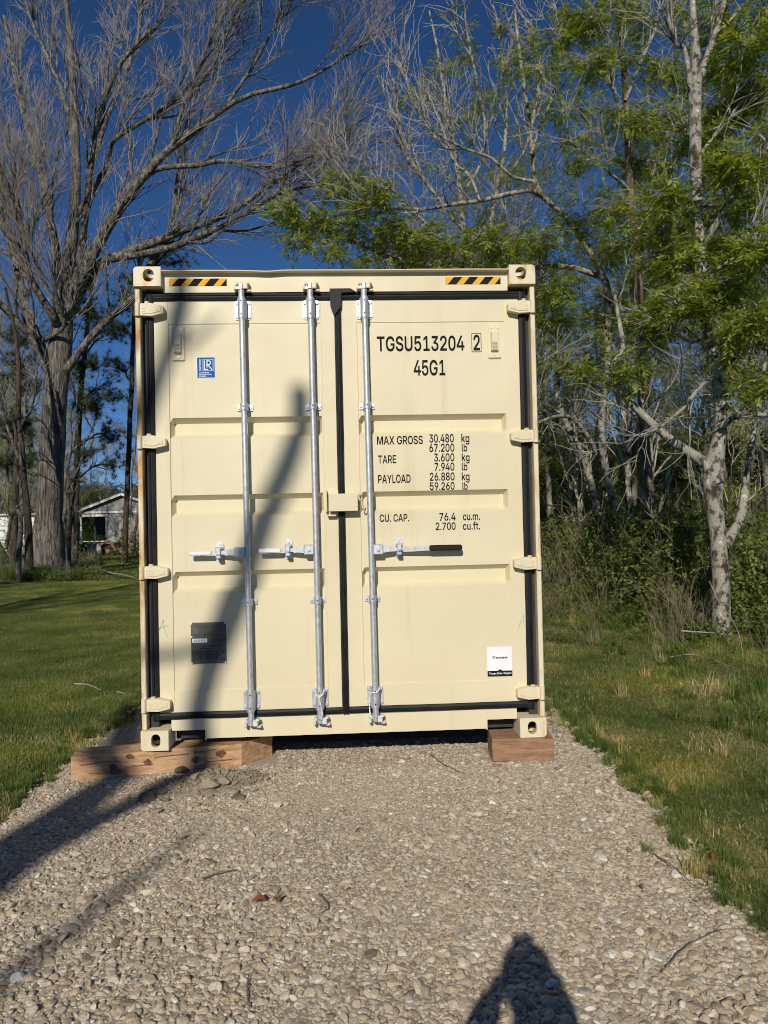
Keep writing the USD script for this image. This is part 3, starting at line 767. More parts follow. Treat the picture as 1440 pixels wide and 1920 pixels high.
def edge_l(y):
    y = np.asarray(y, float)
    return -1.80 - 0.06 * np.clip(-y, 0, 4) + 0.10 * (meshkit.fbm(np.stack([y * 1.6, y * 0, y * 0], -1), 4, 11) - 0.5) * 2


def edge_r(y):
    y = np.asarray(y, float)
    return 1.66 - 0.055 * np.clip(-y, 0, 2) + 0.11 * (meshkit.fbm(np.stack([y * 1.7, y * 0 + 9, y * 0], -1), 4, 12) - 0.5) * 2


def bed_z(x, y):
    x, y = np.asarray(x, float), np.asarray(y, float)
    e = np.minimum(x - edge_l(y), edge_r(y) - x)
    z = GZ + 0.018 * (meshkit.fbm(np.stack([x * 1.7, y * 1.7, x * 0], -1), 4, 21) - 0.5)
    inside = np.clip(e / 0.25, -0.3, 1)
    pad = np.clip(np.maximum(np.abs(y - 0.08) - 0.45, np.abs(np.abs(x) - 1.08) - 0.55) / 0.3, 0, 1)      # level where the timbers lie
    z = GZ - 0.002 + (z - GZ) * (0.25 + 0.75 * pad)
    return z - 0.022 * (1 - inside)


drive = thing('gravel_drive', 'pale limestone gravel drive running under the container', None, kind='structure')
tx = np.linspace(-0.25, 1.25, 56) * 0 + np.linspace(0, 1, 56)
ty = np.arange(-10, 15.01, 0.06)
T, Y = np.meshgrid(tx, ty)
L_, R2_ = edge_l(Y) - 0.05, edge_r(Y) + 0.05
Xb = L_ + (R2_ - L_) * T
Zb = bed_z(Xb, Y)
W_ = len(tx)
ii = np.arange(len(ty) - 1)[:, None] * W_ + np.arange(W_ - 1)[None]
q = np.stack([ii, ii + 1, ii + W_ + 1, ii + W_], -1).reshape(-1, 4)
obj('gravel_bed', (np.stack([Xb, Y, Zb], -1).reshape(-1, 3), q), gravel_bed_m, drive, smooth=True)


def stone_mat(name, stops):
    nodes = {'o': ('object_info', {}), 'r': ('rgb_ramp', {'ramp': stops, 'interpolate': False}), 'g': ('texture_coordinate', {}), 'n': ('noise_texture', {'scale': 3.0, 'detail': 6.0, 'roughness': 0.7}),
             'r2': ('rgb_ramp', {'ramp': [(0.3, (0.66, 0.63, 0.58)), (0.7, (1.08, 1.06, 1.02))]}), 'x': ('mix', {'mix_type': 'multiply', 'fac': 1.0}), 'b': ('bump', {'strength': 0.35, 'distance': 0.2}), 'p': ('principled_bsdf', {'roughness': 0.85, 'specular_ior_level': 0.25})}
    return usdkit.material(stage, f'/World/Looks/{name}', nodes, [('o.random', 'r.fac'), ('g.object', 'n.vector'), ('n.fac', 'r2.fac'), ('r.color', 'x.color1'), ('r2.color', 'x.color2'), ('x.color', 'p.base_color'), ('n.fac', 'b.height'), ('b.normal', 'p.normal')], surface='p.BSDF')


PAL = [(0.544, 0.452, 0.331), (0.618, 0.536, 0.425), (0.445, 0.370, 0.277), (0.717, 0.643, 0.543), (0.494, 0.411, 0.295), (0.581, 0.501, 0.390), (0.371, 0.298, 0.224), (0.643, 0.548, 0.425), (0.470, 0.411, 0.342), (0.800, 0.750, 0.673), (0.519, 0.417, 0.283), (0.297, 0.226, 0.165), (0.593, 0.512, 0.401), (0.680, 0.596, 0.485), (0.420, 0.382, 0.342), (0.569, 0.477, 0.342), (0.800, 0.799, 0.720), (0.210, 0.167, 0.135)]
wts = np.array([8, 8, 7, 5, 8, 8, 4, 6, 5, 2.5, 6, 2, 8, 5, 3, 6, 1.2, 1.0]); cum = np.concatenate([[0], np.cumsum(wts)[:-1]]) / wts.sum()
stone_m = stone_mat('limestone', list(zip(cum, PAL)))


def stone_mesh(seed, sub=1):
    r = np.random.default_rng(seed)
    m = trimesh.creation.icosphere(sub, 1.0)
    v = m.vertices
    for _ in range(7):                                          # plane cuts give broken faces
        nrm = r.normal(size=3); nrm /= np.linalg.norm(nrm)
        d = r.uniform(0.45, 0.85)
        h = v @ nrm
        v = v - np.outer(np.clip(h - d, 0, None), nrm)
    v = v * (1 + 0.18 * (meshkit.fbm(v * 1.5 + seed * 3.1, 2, seed)[:, None] - 0.5))
    v = v * np.array([r.uniform(0.95, 1.25), r.uniform(0.75, 1.0), r.uniform(0.42, 0.7)])
    return trimesh.Trimesh(v, m.faces, process=False)


STONES = [stone_mesh(s) for s in range(9)]


def rand_quats(n, r, tilt=0.5):
    a = r.uniform(0, 2 * np.pi, n); t = r.normal(0, tilt, n); b = r.uniform(0, 2 * np.pi, n)
    qz = np.stack([np.cos(a / 2), 0 * a, 0 * a, np.sin(a / 2)], 1)
    qt = np.stack([np.cos(t / 2), np.sin(t / 2) * np.cos(b), np.sin(t / 2) * np.sin(b), 0 * a], 1)
    w1, x1, y1, z1 = qt.T; w2, x2, y2, z2 = qz.T
    return np.stack([w1 * w2 - x1 * x2 - y1 * y2 - z1 * z2, w1 * x2 + x1 * w2 + y1 * z2 - z1 * y2, w1 * y2 - x1 * z2 + y1 * w2 + z1 * x2, w1 * z2 + x1 * y2 - y1 * x2 + z1 * w2], 1)


TIMBERS = [((-1.62, -0.06), (-0.42, 0.32), 9.0), ((0.88, -0.02), (1.26, 0.27), -4.5)]


def clear_of_timber(x, y):
    a = (x > -1.62) & (x < -0.44) & (y > -0.056 + (x + 1.61) * 0.157) & (y < 0.14 + (x + 1.61) * 0.157)
    b = (x > 0.88) & (x < 1.26) & (y > 0.0) & (y < 0.29)
    return ~(a | b)


def gravel_points(n, y0, y1, r, margin=0.0):
    y = r.uniform(y0, y1, n)
    l, rr = edge_l(y) - margin, edge_r(y) + margin
    x = l + (rr - l) * r.uniform(0, 1, n)
    return x, y


r = np.random.default_rng(31)
x1, y1_ = gravel_points(165000, -2.95, 0.55, r, 0.02)
x2, y2 = gravel_points(42000, 0.5, 4.2, r, 0.02)
k2 = (np.abs(x2) > 1.12)
x3, y3 = gravel_points(9000, -5.5, -2.9, r)
# the pale loose row along the right-hand edge, and a thinner one on the left
ye = r.uniform(-2.6, 4.5, 7000); xe = edge_r(ye) - np.abs(r.normal(0, 0.085, 7000)) + 0.03
yl = r.uniform(-1.5, 4.5, 3000); xl_ = edge_l(yl) + np.abs(r.normal(0, 0.09, 3000)) - 0.03
gxp = np.concatenate([x1, x2[k2], x3, xe, xl_]); gyp = np.concatenate([y1_, y2[k2], y3, ye, yl])
isedge = np.concatenate([np.zeros(len(x1) + k2.sum() + len(x3)), np.ones(7000), np.ones(3000)])
ok = clear_of_timber(gxp, gyp)
gxp, gyp, isedge = gxp[ok], gyp[ok], isedge[ok]
n = len(gxp)
coarse = meshkit.fbm(np.stack([gxp * 0.9, gyp * 0.9, gxp * 0], -1), 3, 8)
near = np.clip((-0.8 - gyp) / 1.8, 0, 1)
rad = np.exp(r.normal(np.log(0.0040), 0.52, n)) * (0.75 + 0.5 * coarse) * (1 + 0.40 * near) * (1 + 0.45 * isedge * r.uniform(0, 1, n))
rad = np.clip(rad, 0.0026, 0.021)
gz = bed_z(gxp, gyp) + rad * r.uniform(-0.25, 0.30, n)
sc = rad[:, None] * np.array([[1.25, 1.25, 1.15]]) * r.uniform(0.85, 1.15, (n, 3))
instancer('gravel', [(m, stone_m) for m in STONES], np.stack([gxp, gyp, gz], 1), rand_quats(n, r), sc, r.integers(0, len(STONES), n), drive, 'small packed limestone gravel')
# the larger stones, one by one
BIG = [stone_mesh(100 + s, 1) for s in range(12)]
placed = []
for px, py, wpx in ((388, 1619, 30), (282, 1840, 24), (415, 1972, 22), (330, 1945, 20), (250, 1915, 26), (400, 1778, 14), (985, 1832, 20), (1150, 1790, 24), (1090, 1755, 40), (1140, 1785, 14), (1225, 1877, 18), (1060, 1917, 24), (1410, 1905, 32), (1400, 1773, 18), (870, 1632, 14), (1160, 1510, 20), (700, 1515, 18), (1360, 1810, 20), (1300, 1860, 22), (1270, 1640, 28), (520, 1512, 24), (705, 1530, 14),
                    (400, 1380 + 320, 18), (350, 1840, 20), (75, 1680, 16), (190, 1710, 20), (1325, 1690, 24), (1285, 1570, 26), (1215, 1455, 22), (1195, 1440, 20), (240, 1885, 18), (960, 1870, 20), (620, 1670, 12), (1310, 1720, 14)):
    g = G(px, py)
    placed.append((g[0], g[1], 0.5 * wpx * np.linalg.norm(g - EYE) / FPX))
rb = np.random.default_rng(77)
while len(placed) < 290:
    y = rb.uniform(-2.6, -0.3) if rb.random() < 0.75 else rb.uniform(-0.3, 2.5)
    e = rb.random()
    x = float(edge_l(y) + (edge_r(y) - edge_l(y)) * rb.random()) if e < 0.6 else float(edge_r(y) - abs(rb.normal(0, 0.10)))
    if not clear_of_timber(np.array(x), np.array(y)) or (y > -0.1 and abs(x) < 1.2):
        continue
    placed.append((x, y, float(np.clip(np.exp(rb.normal(np.log(0.0165), 0.28)), 0.011, 0.032))))
for k, (x, y, rd) in enumerate(placed):
    m = BIG[k % 12].copy()
    a = rb.uniform(0, 6.28)
    v = m.vertices * rd * rb.uniform(0.85, 1.15, 3)
    v = v @ rotm('x', rb.normal(0, 0.2)).T @ rotm('z', a).T
    v = v + [x, y, float(bed_z(x, y)) + rd * 0.25]
    obj('stone', (v, m.faces), stone_m, drive)

# ------------------------------------------------------------------ heap of soil thrown out beside the long timber
soil_m = two_noise('dug_soil', (0.36, 0.295, 0.205), (0.46, 0.385, 0.28), (0.6, 0.58, 0.55), (1.0, 1.0, 1.0), 5, 60, bump=0.7, bdist=0.02)
hc = G(385, 1470)
nx, ny_ = 60, 44
U, V = np.meshgrid(np.linspace(-0.42, 0.42, nx), np.linspace(-0.26, 0.26, ny_))
hx, hy = hc[0] + U, hc[1] + 0.02 + V + 0.16 * U
bump_ = np.clip(1 - (U / 0.40) ** 2 - (V / 0.24) ** 2, 0, 1)
nz = meshkit.fbm(np.stack([hx * 9, hy * 9, hx * 0], -1), 5, 3)
hz = GZ - 0.014 + bump_ ** 0.8 * 0.044 * (0.35 + 1.3 * nz) + 0.010 * (meshkit.fbm(np.stack([hx * 40, hy * 40, hx * 0], -1), 3, 5) - 0.5)
ii = np.arange(ny_ - 1)[:, None] * nx + np.arange(nx - 1)[None]
heap = thing('soil_heap', 'low heap of dug brown soil in front of the long timber', 'soil heap')
obj('heap', (np.stack([hx, hy, hz], -1).reshape(-1, 3), np.stack([ii, ii + 1, ii + nx + 1, ii + nx], -1).reshape(-1, 4)), soil_m, heap, smooth=True)
n = 900
a_, b_ = np.clip(r.normal(0, 0.17, n), -0.45, 0.45), np.clip(r.normal(0, 0.10, n), -0.25, 0.25)
cx_, cy_ = hc[0] + a_, hc[1] + 0.02 + b_ + 0.16 * a_
okc = clear_of_timber(cx_, cy_)
cx_, cy_, a_, b_ = cx_[okc], cy_[okc], a_[okc], b_[okc]
n = len(cx_)
cz_ = GZ + np.clip(1 - (a_ / .40) ** 2 - (b_ / .24) ** 2, 0, 1) ** 0.8 * 0.044 * (0.35 + 1.3 * meshkit.fbm(np.stack([cx_ * 9, cy_ * 9, cx_ * 0], -1), 5, 3)) - 0.012
rc = np.exp(r.normal(np.log(0.006), 0.45, n))
instancer('crumbs', [(m, soil_m) for m in STONES], np.stack([cx_, cy_, cz_ + rc * 0.3], 1), rand_quats(n, r, 1.0), np.repeat(rc[:, None] * 1.2, 3, 1), r.integers(0, len(STONES), n), heap)
clod_m = two_noise('soil_clod', (0.36, 0.30, 0.21), (0.47, 0.40, 0.30), (0.65, 0.62, 0.6), (1.0, 1.0, 1.0), 9, 70, bump=0.6)
CLODS = ['largest pale lump of soil on top of the soil heap', 'pale lump of soil right of the largest one on the soil heap', 'pale lump of soil low on the right front of the soil heap', 'pale lump of soil left of the largest one on the soil heap', 'pale lump of soil at the back of the soil heap against the timber',
         'dark lump of soil touching the front face of the long timber', 'largest dark lump of soil on the gravel left of the soil heap', 'dark lump of soil just right of the largest dark lump', 'smallest dark lump of soil beside the largest dark lump', 'pale lump of soil lying alone in front of the dark lumps',
         'pale lump of soil at the front foot of the soil heap', 'dark lump of soil at the right edge of the soil heap', 'small pale lump of soil in front of the largest one on the heap', 'small pale lump of soil farthest right of the soil heap']
clod_dark = two_noise('dark_clod', (0.15, 0.125, 0.095), (0.24, 0.205, 0.16), (0.65, 0.62, 0.6), (1.0, 1.0, 1.0), 9, 70, bump=0.6)
for k, (px, py, wpx, dark) in enumerate(((393, 1484, 26, 0), (420, 1478, 22, 0), (437, 1490, 18, 0), (366, 1472, 20, 0), (404, 1440, 18, 0), (342, 1450, 24, 1), (276, 1502, 26, 1), (303, 1491, 20, 1), (308, 1503, 14, 1), (292, 1525, 18, 0), (364, 1513, 16, 0), (446, 1499, 20, 1), (392, 1497, 14, 0), (475, 1484, 12, 0))):
    g = G(px, py)
    rd = 0.5 * wpx * np.linalg.norm(g - EYE) / FPX
    m = stone_mesh(300 + k, 2)
    v = m.vertices * rd * 1.15
    v = v + 0.2 * rd * (meshkit.fbm(v / rd * 2.2, 3, k)[:, None] - 0.5) * v / rd
    zz = GZ + max(0.0, 1 - ((g[0] - hc[0]) / .4) ** 2 - ((g[1] - hc[1]) / .24) ** 2) * 0.035
    obj('soil_clod', (v + [g[0], g[1] + 0.01, zz + rd * 0.3], m.faces), clod_dark if dark else clod_m, None, label=CLODS[k], cat='soil clod', group='clods around the soil heap')


# ------------------------------------------------------------------ grass
def leafy(name, stops, trans=0.35, rough=0.6, pos_scale=None, pos_stops=None, tint=(1.3, 1.25, 0.6)):
    nodes = {'o': ('object_info', {}), 'gi': ('geometry', {}), 'r': ('rgb_ramp', {'ramp': stops}), 'p': ('principled_bsdf', {'roughness': rough, 'specular_ior_level': 0.3}), 't': ('translucent_bsdf', {}),
             'mt': ('mix', {'mix_type': 'multiply', 'fac': 1.0, 'color2': tint}), 'mx': ('mix_closure', {'fac': trans}), 'ra': ('math', {'math_type': 'add'}), 'fr': ('math', {'math_type': 'fraction'})}
    links = [('o.random', 'ra.value1'), ('gi.random_per_island', 'ra.value2'), ('ra.value', 'fr.value1'), ('fr.value', 'r.fac')]
    col = 'r.color'
    if pos_scale:
        nodes |= {'n': ('noise_texture', {'scale': pos_scale, 'detail': 4.0}), 'r2': ('rgb_ramp', {'ramp': pos_stops}), 'x': ('mix', {'mix_type': 'multiply', 'fac': 1.0})}
        links += [('gi.position', 'n.vector'), ('n.fac', 'r2.fac'), ('r.color', 'x.color1'), ('r2.color', 'x.color2')]
        col = 'x.color'
    links += [(col, 'p.base_color'), (col, 'mt.color1'), ('mt.color', 't.color'), ('p.BSDF', 'mx.closure1'), ('t.BSDF', 'mx.closure2')]
    return usdkit.material(stage, f'/World/Looks/{name}', nodes, links, surface='mx.closure')


PS = [(0.3, (0.66, 0.72, 0.60)), (0.5, (1.0, 1.0, 1.0)), (0.68, (1.55, 1.32, 1.15))]
grass_m = leafy('lawn_grass', [(0.0, (0.085, 0.125, 0.026)), (0.35, (0.13, 0.175, 0.038)), (0.7, (0.18, 0.22, 0.052)), (0.9, (0.25, 0.26, 0.08)), (0.96, (0.42, 0.37, 0.17)), (1.0, (0.48, 0.42, 0.22))], 0.3, pos_scale=0.9, pos_stops=PS)
rough_m = leafy('rough_grass', [(0.0, (0.10, 0.145, 0.03)), (0.35, (0.16, 0.21, 0.048)), (0.65, (0.24, 0.27, 0.075)), (0.82, (0.38, 0.34, 0.14)), (1.0, (0.56, 0.47, 0.26))], 0.3, pos_scale=0.8, pos_stops=PS)
weed_m = leafy('fresh_grass', [(0.0, (0.08, 0.135, 0.024)), (0.5, (0.13, 0.20, 0.04)), (1.0, (0.20, 0.26, 0.07))], 0.35)


def blade_patch(n, size, h0, h1, wid, lean, seed, disk=True):
    r = np.random.default_rng(seed)
    xy = r.uniform(-0.5, 0.5, (n, 2)) * size
    h = r.uniform(h0, h1, n) * r.uniform(0.7, 1.0, n)
    a = r.uniform(0, 2 * np.pi, n); d = np.stack([np.cos(a), np.sin(a)], 1)
    w = np.stack([-d[:, 1], d[:, 0]], 1) * wid * r.uniform(0.6, 1.2, n)[:, None] / 2
    ln = r.uniform(0.1, 1.0, n) ** 1.0 * lean
    z0 = np.zeros(n)
    mid = xy + d * (h * ln * 0.35)[:, None]; tip = xy + d * (h * ln)[:, None]
    zm, zt = h * 0.6, h * np.clip(1 - 0.35 * ln, 0.3, 1)
    v = np.stack([np.c_[xy - w, z0], np.c_[xy + w, z0], np.c_[mid + w * 0.8, zm], np.c_[mid - w * 0.8, zm], np.c_[tip, zt]], 1).reshape(-1, 3)
    b = np.arange(n)[:, None] * 5
    f = np.vstack([b + [0, 1, 2], b + [0, 2, 3], b + [3, 2, 4]])
    return trimesh.Trimesh(v, f, process=False)


def zq(n, r):
    a = r.uniform(0, 2 * np.pi, n)
    return np.stack([np.cos(a / 2), 0 * a, 0 * a, np.sin(a / 2)], 1)


lawn_p = [blade_patch(620, 0.30, 0.022, 0.052, 0.0034, 0.9, s) for s in range(4)]
far_p = [blade_patch(500, 1.3, 0.04, 0.09, 0.014, 0.8, 20 + s) for s in range(3)]
rough_p = [blade_patch(430, 0.32, 0.03, 0.115, 0.0042, 1.2, 40 + s) for s in range(5)]
tuft_p = [blade_patch(70, 0.10, 0.10, 0.26, 0.006, 1.1, 60 + s) for s in range(4)]


def in_view(x, y, slack=1.5):
    """Keeps what could be seen from the viewpoint or a few steps to its side."""
    return np.abs(x) < (y + 4.46) * 0.62 + slack


def scatter(n, x0, x1, y0, y1, r, keep):
    x, y = r.uniform(x0, x1, n), r.uniform(y0, y1, n)
    k = keep(x, y) & in_view(x, y)
    return x[k], y[k]


r = np.random.default_rng(5)
x, y = scatter(30000, -16, -1.7, -1.8, 17, r, lambda x, y: (x < edge_l(y) + 0.02 - 0.12 * (r.random(len(x)) > 0.15)) & (r.random(len(x)) < np.clip(1.25 - y / 22, 0.35, 1)))
m = len(x)
s_ = r.uniform(0.8, 1.25, m)
instancer('lawn', [(p, grass_m) for p in lawn_p], np.stack([x, y, ground_z(x, y)], 1), zq(m, r), np.stack([s_, s_, s_ * (0.8 + 0.7 * meshkit.fbm(np.stack([x, y, x * 0], -1), 3, 2))], 1), r.integers(0, len(lawn_p), m), None,
          'short mown green lawn left of the gravel drive', 'grass')
x, y = scatter(9000, -45, 45, 15, 75, r, lambda x, y: ((x < -2.5) | (x > 3)) & (r.random(len(x)) < 0.8))
m = len(x); s_ = r.uniform(0.8, 1.3, m)
instancer('distant_grass', [(p, grass_m) for p in far_p], np.stack([x, y, ground_z(x, y)], 1), zq(m, r), np.stack([s_, s_, s_], 1), r.integers(0, len(far_p), m), None, 'far grass around the big tree and behind the woods', 'grass')
x, y = scatter(15000, 1.4, 9.5, -3.6, 12.5, r, lambda x, y: (x > edge_r(y) - 0.01 + 0.12 * (r.random(len(x)) > 0.12)) & (r.random(len(x)) < np.clip(1.4 - y / 10, 0.3, 1)))
m = len(x); s_ = r.uniform(0.8, 1.3, m)
instancer('rough_lawn', [(p, rough_m) for p in rough_p], np.stack([x, y, ground_z(x, y)], 1), zq(m, r), np.stack([s_, s_, s_ * (0.32 + 0.72 * meshkit.fbm(np.stack([x * 1.3, y * 1.3, x * 0], -1), 3, 2)) * np.clip(0.75 + 0.25 * (x - 2.0), 0.75, 1.6)], 1), r.integers(0, len(rough_p), m), None,
          'rough green and straw coloured grass right of the gravel drive', 'grass')
# taller fresh tufts along the wood's edge and here and there on the drive's edge
x, y = scatter(5200, 1.5, 12, -2.5, 14, r, lambda x, y: (x > edge_r(y) + 0.1) & (r.random(len(x)) < np.clip((x - 1.9 - 0.08 * y) * 0.6, 0.03, 1) * np.clip(1.25 - y / 16, .3, 1)))
xe_ = r.uniform(-2.4, 3.0, 420)
x = np.concatenate([x, edge_r(xe_) + 0.10 - np.abs(r.normal(0, 0.11, 420)), edge_l(xe_[:200]) - 0.08 + np.abs(r.normal(0, 0.09, 200))]); y = np.concatenate([y, xe_, xe_[:200]])
m = len(x); s_ = r.uniform(0.5, 1.1, m); s_[-620:] *= r.uniform(0.2, 0.6, 620)
instancer('tall_grass', [(p, weed_m) for p in tuft_p] + [(p, rough_m) for p in tuft_p], np.stack([x, y, ground_z(x, y)], 1), zq(m, r), np.stack([s_, s_, s_], 1), r.integers(0, 8, m), None, 'taller fresh grass tufts at the foot of the woods', 'grass')
# ------------------------------------------------------------------ trees
def bark_mat(name, stops, scale=5.0, stretch=(1, 1, 0.25), bump=0.8, dist=0.03, rough=0.9):
    return noise_mat(name, stops, scale=scale, rough=rough, stretch=stretch, detail=8, bump=bump, bscale=scale * 2.2, bdist=dist, spec=0.2)


bark_grey = bark_mat('grey_furrowed_bark', [(0.36, (0.04, 0.033, 0.027)), (0.5, (0.145, 0.125, 0.105)), (0.68, (0.29, 0.26, 0.225))], 15.0, (1, 1, 0.13), 1.0, 0.07)
bark_limb = bark_mat('grey_limb_bark', [(0.38, (0.035, 0.029, 0.023)), (0.5, (0.115, 0.10, 0.08)), (0.66, (0.27, 0.245, 0.20))], 9.0, (1, 1, 0.6), 1.0, 0.05)
twig_grey = bark_mat('grey_twig_bark', [(0.3, (0.19, 0.165, 0.135)), (0.7, (0.36, 0.325, 0.28))], 3.0, (1, 1, 1), 0.0)
bark_white = bark_mat('lichen_white_bark', [(0.38, (0.045, 0.037, 0.028)), (0.46, (0.14, 0.125, 0.095)), (0.52, (0.33, 0.31, 0.255)), (0.59, (0.235, 0.225, 0.175)), (0.68, (0.56, 0.535, 0.48))], 12.0, (1, 1, 0.7), 0.5, 0.02)
twig_pale = bark_mat('pale_twig_bark', [(0.3, (0.20, 0.175, 0.14)), (0.6, (0.42, 0.385, 0.33)), (0.8, (0.55, 0.52, 0.46))], 2.0, (1, 1, 1), 0.0)
bark_brown = bark_mat('brown_scaly_bark', [(0.35, (0.07, 0.045, 0.03)), (0.55, (0.20, 0.145, 0.10)), (0.72, (0.33, 0.26, 0.19))], 16.0, (1, 1, 0.4), 0.9, 0.03)
bark_dark = bark_mat('dark_pine_bark', [(0.35, (0.03, 0.023, 0.018)), (0.55, (0.075, 0.055, 0.042)), (0.72, (0.14, 0.11, 0.085))], 12.0, (1, 1, 0.3), 0.8, 0.03)
bark_deep = bark_mat('woodland_bark', [(0.35, (0.06, 0.05, 0.038)), (0.55, (0.15, 0.13, 0.10)), (0.72, (0.32, 0.29, 0.24))], 5.0, (1, 1, 0.5), 0.4, 0.02)


def norm(v):
    return v / (np.linalg.norm(v, axis=-1, keepdims=True) + 1e-12)


def grow(Pn, Rn, n_per, L, ang, up, wig, r_frac, r_max, r_tip, K, r, u0=0.15, u1=1.0, droop=None, bias=None):
    """Children of many parent lines: (points, radii)."""
    N, KP, _ = Pn.shape
    u = r.uniform(u0, u1, (N, n_per))
    f = u * (KP - 1); i = np.minimum(f.astype(int), KP - 2); t = (f - i)[..., None]
    idx = np.arange(N)[:, None]
    base = Pn[idx, i] * (1 - t) + Pn[idx, i + 1] * t
    pr = Rn[idx, i] * (1 - t[..., 0]) + Rn[idx, i + 1] * t[..., 0]
    tan = norm(Pn[idx, i + 1] - Pn[idx, i])
    rnd = norm(r.normal(size=(N, n_per, 3)))
    perp = norm(rnd - (rnd * tan).sum(-1, keepdims=True) * tan)
    a = ang * r.uniform(0.6, 1.3, (N, n_per, 1))
    d = norm(tan * np.cos(a) + perp * np.sin(a) + np.array([0, 0, up]) + (0 if bias is None else bias))
    ln = L * r.uniform(0.5, 1.25, (N, n_per)) * (1.15 - 0.55 * u)
    base, d, pr, ln = base.reshape(-1, 3), d.reshape(-1, 3), pr.reshape(-1), ln.reshape(-1)
    M = len(base)
    pts = [base]
    for k in range(K - 1):
        d = norm(d + r.normal(size=(M, 3)) * wig + np.array([0, 0, (up if droop is None else droop) * 0.35]))
        pts.append(pts[-1] + d * (ln / (K - 1))[:, None])
    r0 = np.minimum(pr * r_frac, r_max)
    R = r0[:, None] * (1 - np.linspace(0, 1, K)[None] ** 0.8) + np.minimum(r_tip, r0)[:, None] * np.linspace(0, 1, K)[None] ** 0.8
    return np.stack(pts, 1), R


def world_path(pts, y0, y1, n, seed, wob=0.5):
    """A limb surveyed as (px, py, width in px), running in depth from y0 to y1."""
    k = len(pts)
    ys = np.linspace(y0, y1, k)
    W3 = np.array([P(a, b, y) for (a, b, w), y in zip(pts, ys)])
    rad = np.array([w * 0.5 * (y - EYE[1]) / FPX for (a, b, w), y in zip(pts, ys)])
    s = spline(np.c_[W3, rad], n)
    scale = (y0 - EYE[1]) / FPX
    for amp, fr in ((2.2, 0.22), (1.1, 0.7)):
        s[1:, :3] += wob * scale * 3 * amp * (np.stack([meshkit.fbm(np.stack([np.arange(1, n) * fr, np.full(n - 1, seed * 1.7 + fr), np.full(n - 1, k_)], -1), 3, 3) for k_ in range(3)], -1) - 0.5) * np.minimum(1, np.arange(1, n) / 4)[:, None]
    return s[:, :3], np.maximum(s[:, 3], 0.004)


def flare(pts, rad, z0, amt=0.6, hgt=0.6):
    h = pts[:, 2] - z0
    return rad * (1 + amt * np.exp(-np.clip(h, 0, None) / hgt))


def mesh_of(vf):
    return trimesh.Trimesh(vf[0], vf[1], process=False)


def compound_leaf(n, L, w, seed, droop=0.5):
    """A pinnate leaf: paired narrow leaflets along a drooping stalk, two triangles each."""
    r = np.random.default_rng(seed)
    V, Fc = [], []
    for k in range(n):
        u = 0.25 + 0.75 * (k // 2) / (n // 2)
        p = np.array([u * L * 0.9, 0, -droop * (u * L) ** 2 * 2.2])
        s = 1 if k % 2 else -1
        a = (0.9 if k < n - 1 else 0.0) * s + r.normal(0, 0.2)
        d = np.array([math.cos(a), math.sin(a), -0.35 + r.normal(0, 0.25)]); d /= np.linalg.norm(d)
        l = L * 0.42 * r.uniform(0.75, 1.15)
        c = np.cross(d, [0, 0, 1.0]); c /= np.linalg.norm(c)
        c = c * math.cos(q_ := r.normal(0, 0.5)) + np.cross(d, c) * math.sin(q_)
        b = len(V)
        V += [p, p + d * l * 0.45 + c * w / 2, p + d * l, p + d * l * 0.45 - c * w / 2]
        Fc += [[b, b + 1, b + 2], [b, b + 2, b + 3]]
    return trimesh.Trimesh(np.array(V), np.array(Fc), process=False)


def needle_tuft(n, L, w, seed):
    r = np.random.default_rng(seed)
    d = norm(r.normal(size=(n, 3)) + [0, 0, 0.5]); l = L * r.uniform(0.7, 1.1, n)
    c = norm(np.cross(d, r.normal(size=(n, 3)))) * w / 2
    v = np.stack([c * 0 - c, c, d * l[:, None]], 1).reshape(-1, 3)
    return trimesh.Trimesh(v, np.arange(3 * n).reshape(-1, 3), process=False)


leaf_m = leafy('spring_leaf', [(0.0, (0.085, 0.125, 0.016)), (0.25, (0.15, 0.21, 0.022)), (0.55, (0.24, 0.31, 0.034)), (0.8, (0.33, 0.38, 0.06)), (1.0, (0.44, 0.45, 0.12))], 0.5, tint=(1.5, 1.4, 0.5))
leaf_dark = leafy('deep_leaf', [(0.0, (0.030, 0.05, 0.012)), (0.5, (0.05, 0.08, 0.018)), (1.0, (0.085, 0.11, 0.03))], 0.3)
needle_m = leafy('pine_needle', [(0.0, (0.028, 0.045, 0.014)), (0.5, (0.045, 0.065, 0.022)), (1.0, (0.075, 0.09, 0.035))], 0.2)
LEAVES = [compound_leaf(9, 0.16, 0.019, s, 0.6) for s in range(4)] + [compound_leaf(11, 0.19, 0.019, 9 + s, 1.1) for s in range(3)]
SMALL = [compound_leaf(7, 0.11, 0.026, 30 + s, 0.4) for s in range(4)]
NEEDLES = [needle_tuft(40, 0.21, 0.010, s) for s in range(3)]


def foliage(parent, pts, dirs, protos, material, r, s0=0.75, s1=1.25, label=None):
    n = len(pts)
    a = np.arctan2(dirs[:, 1], dirs[:, 0]) + r.normal(0, 0.9, n)
    q = rand_quats(n, r, 0.35)
    qz = np.stack([np.cos(a / 2), 0 * a, 0 * a, np.sin(a / 2)], 1)
    w1, x1, y1, z1 = qz.T
    t = r.normal(0.1, 0.5, n); w2, x2, y2, z2 = np.cos(t / 2), 0 * t, np.sin(t / 2), 0 * t
    qq = np.stack([w1 * w2 - z1 * z2, -z1 * y2, w1 * y2, z1 * w2], 1)
    s = r.uniform(s0, s1, n)
    return instancer('foliage', [(p, material) for p in protos], pts, qq, np.stack([s, s, s], 1), r.integers(0, len(protos), n), parent, label)


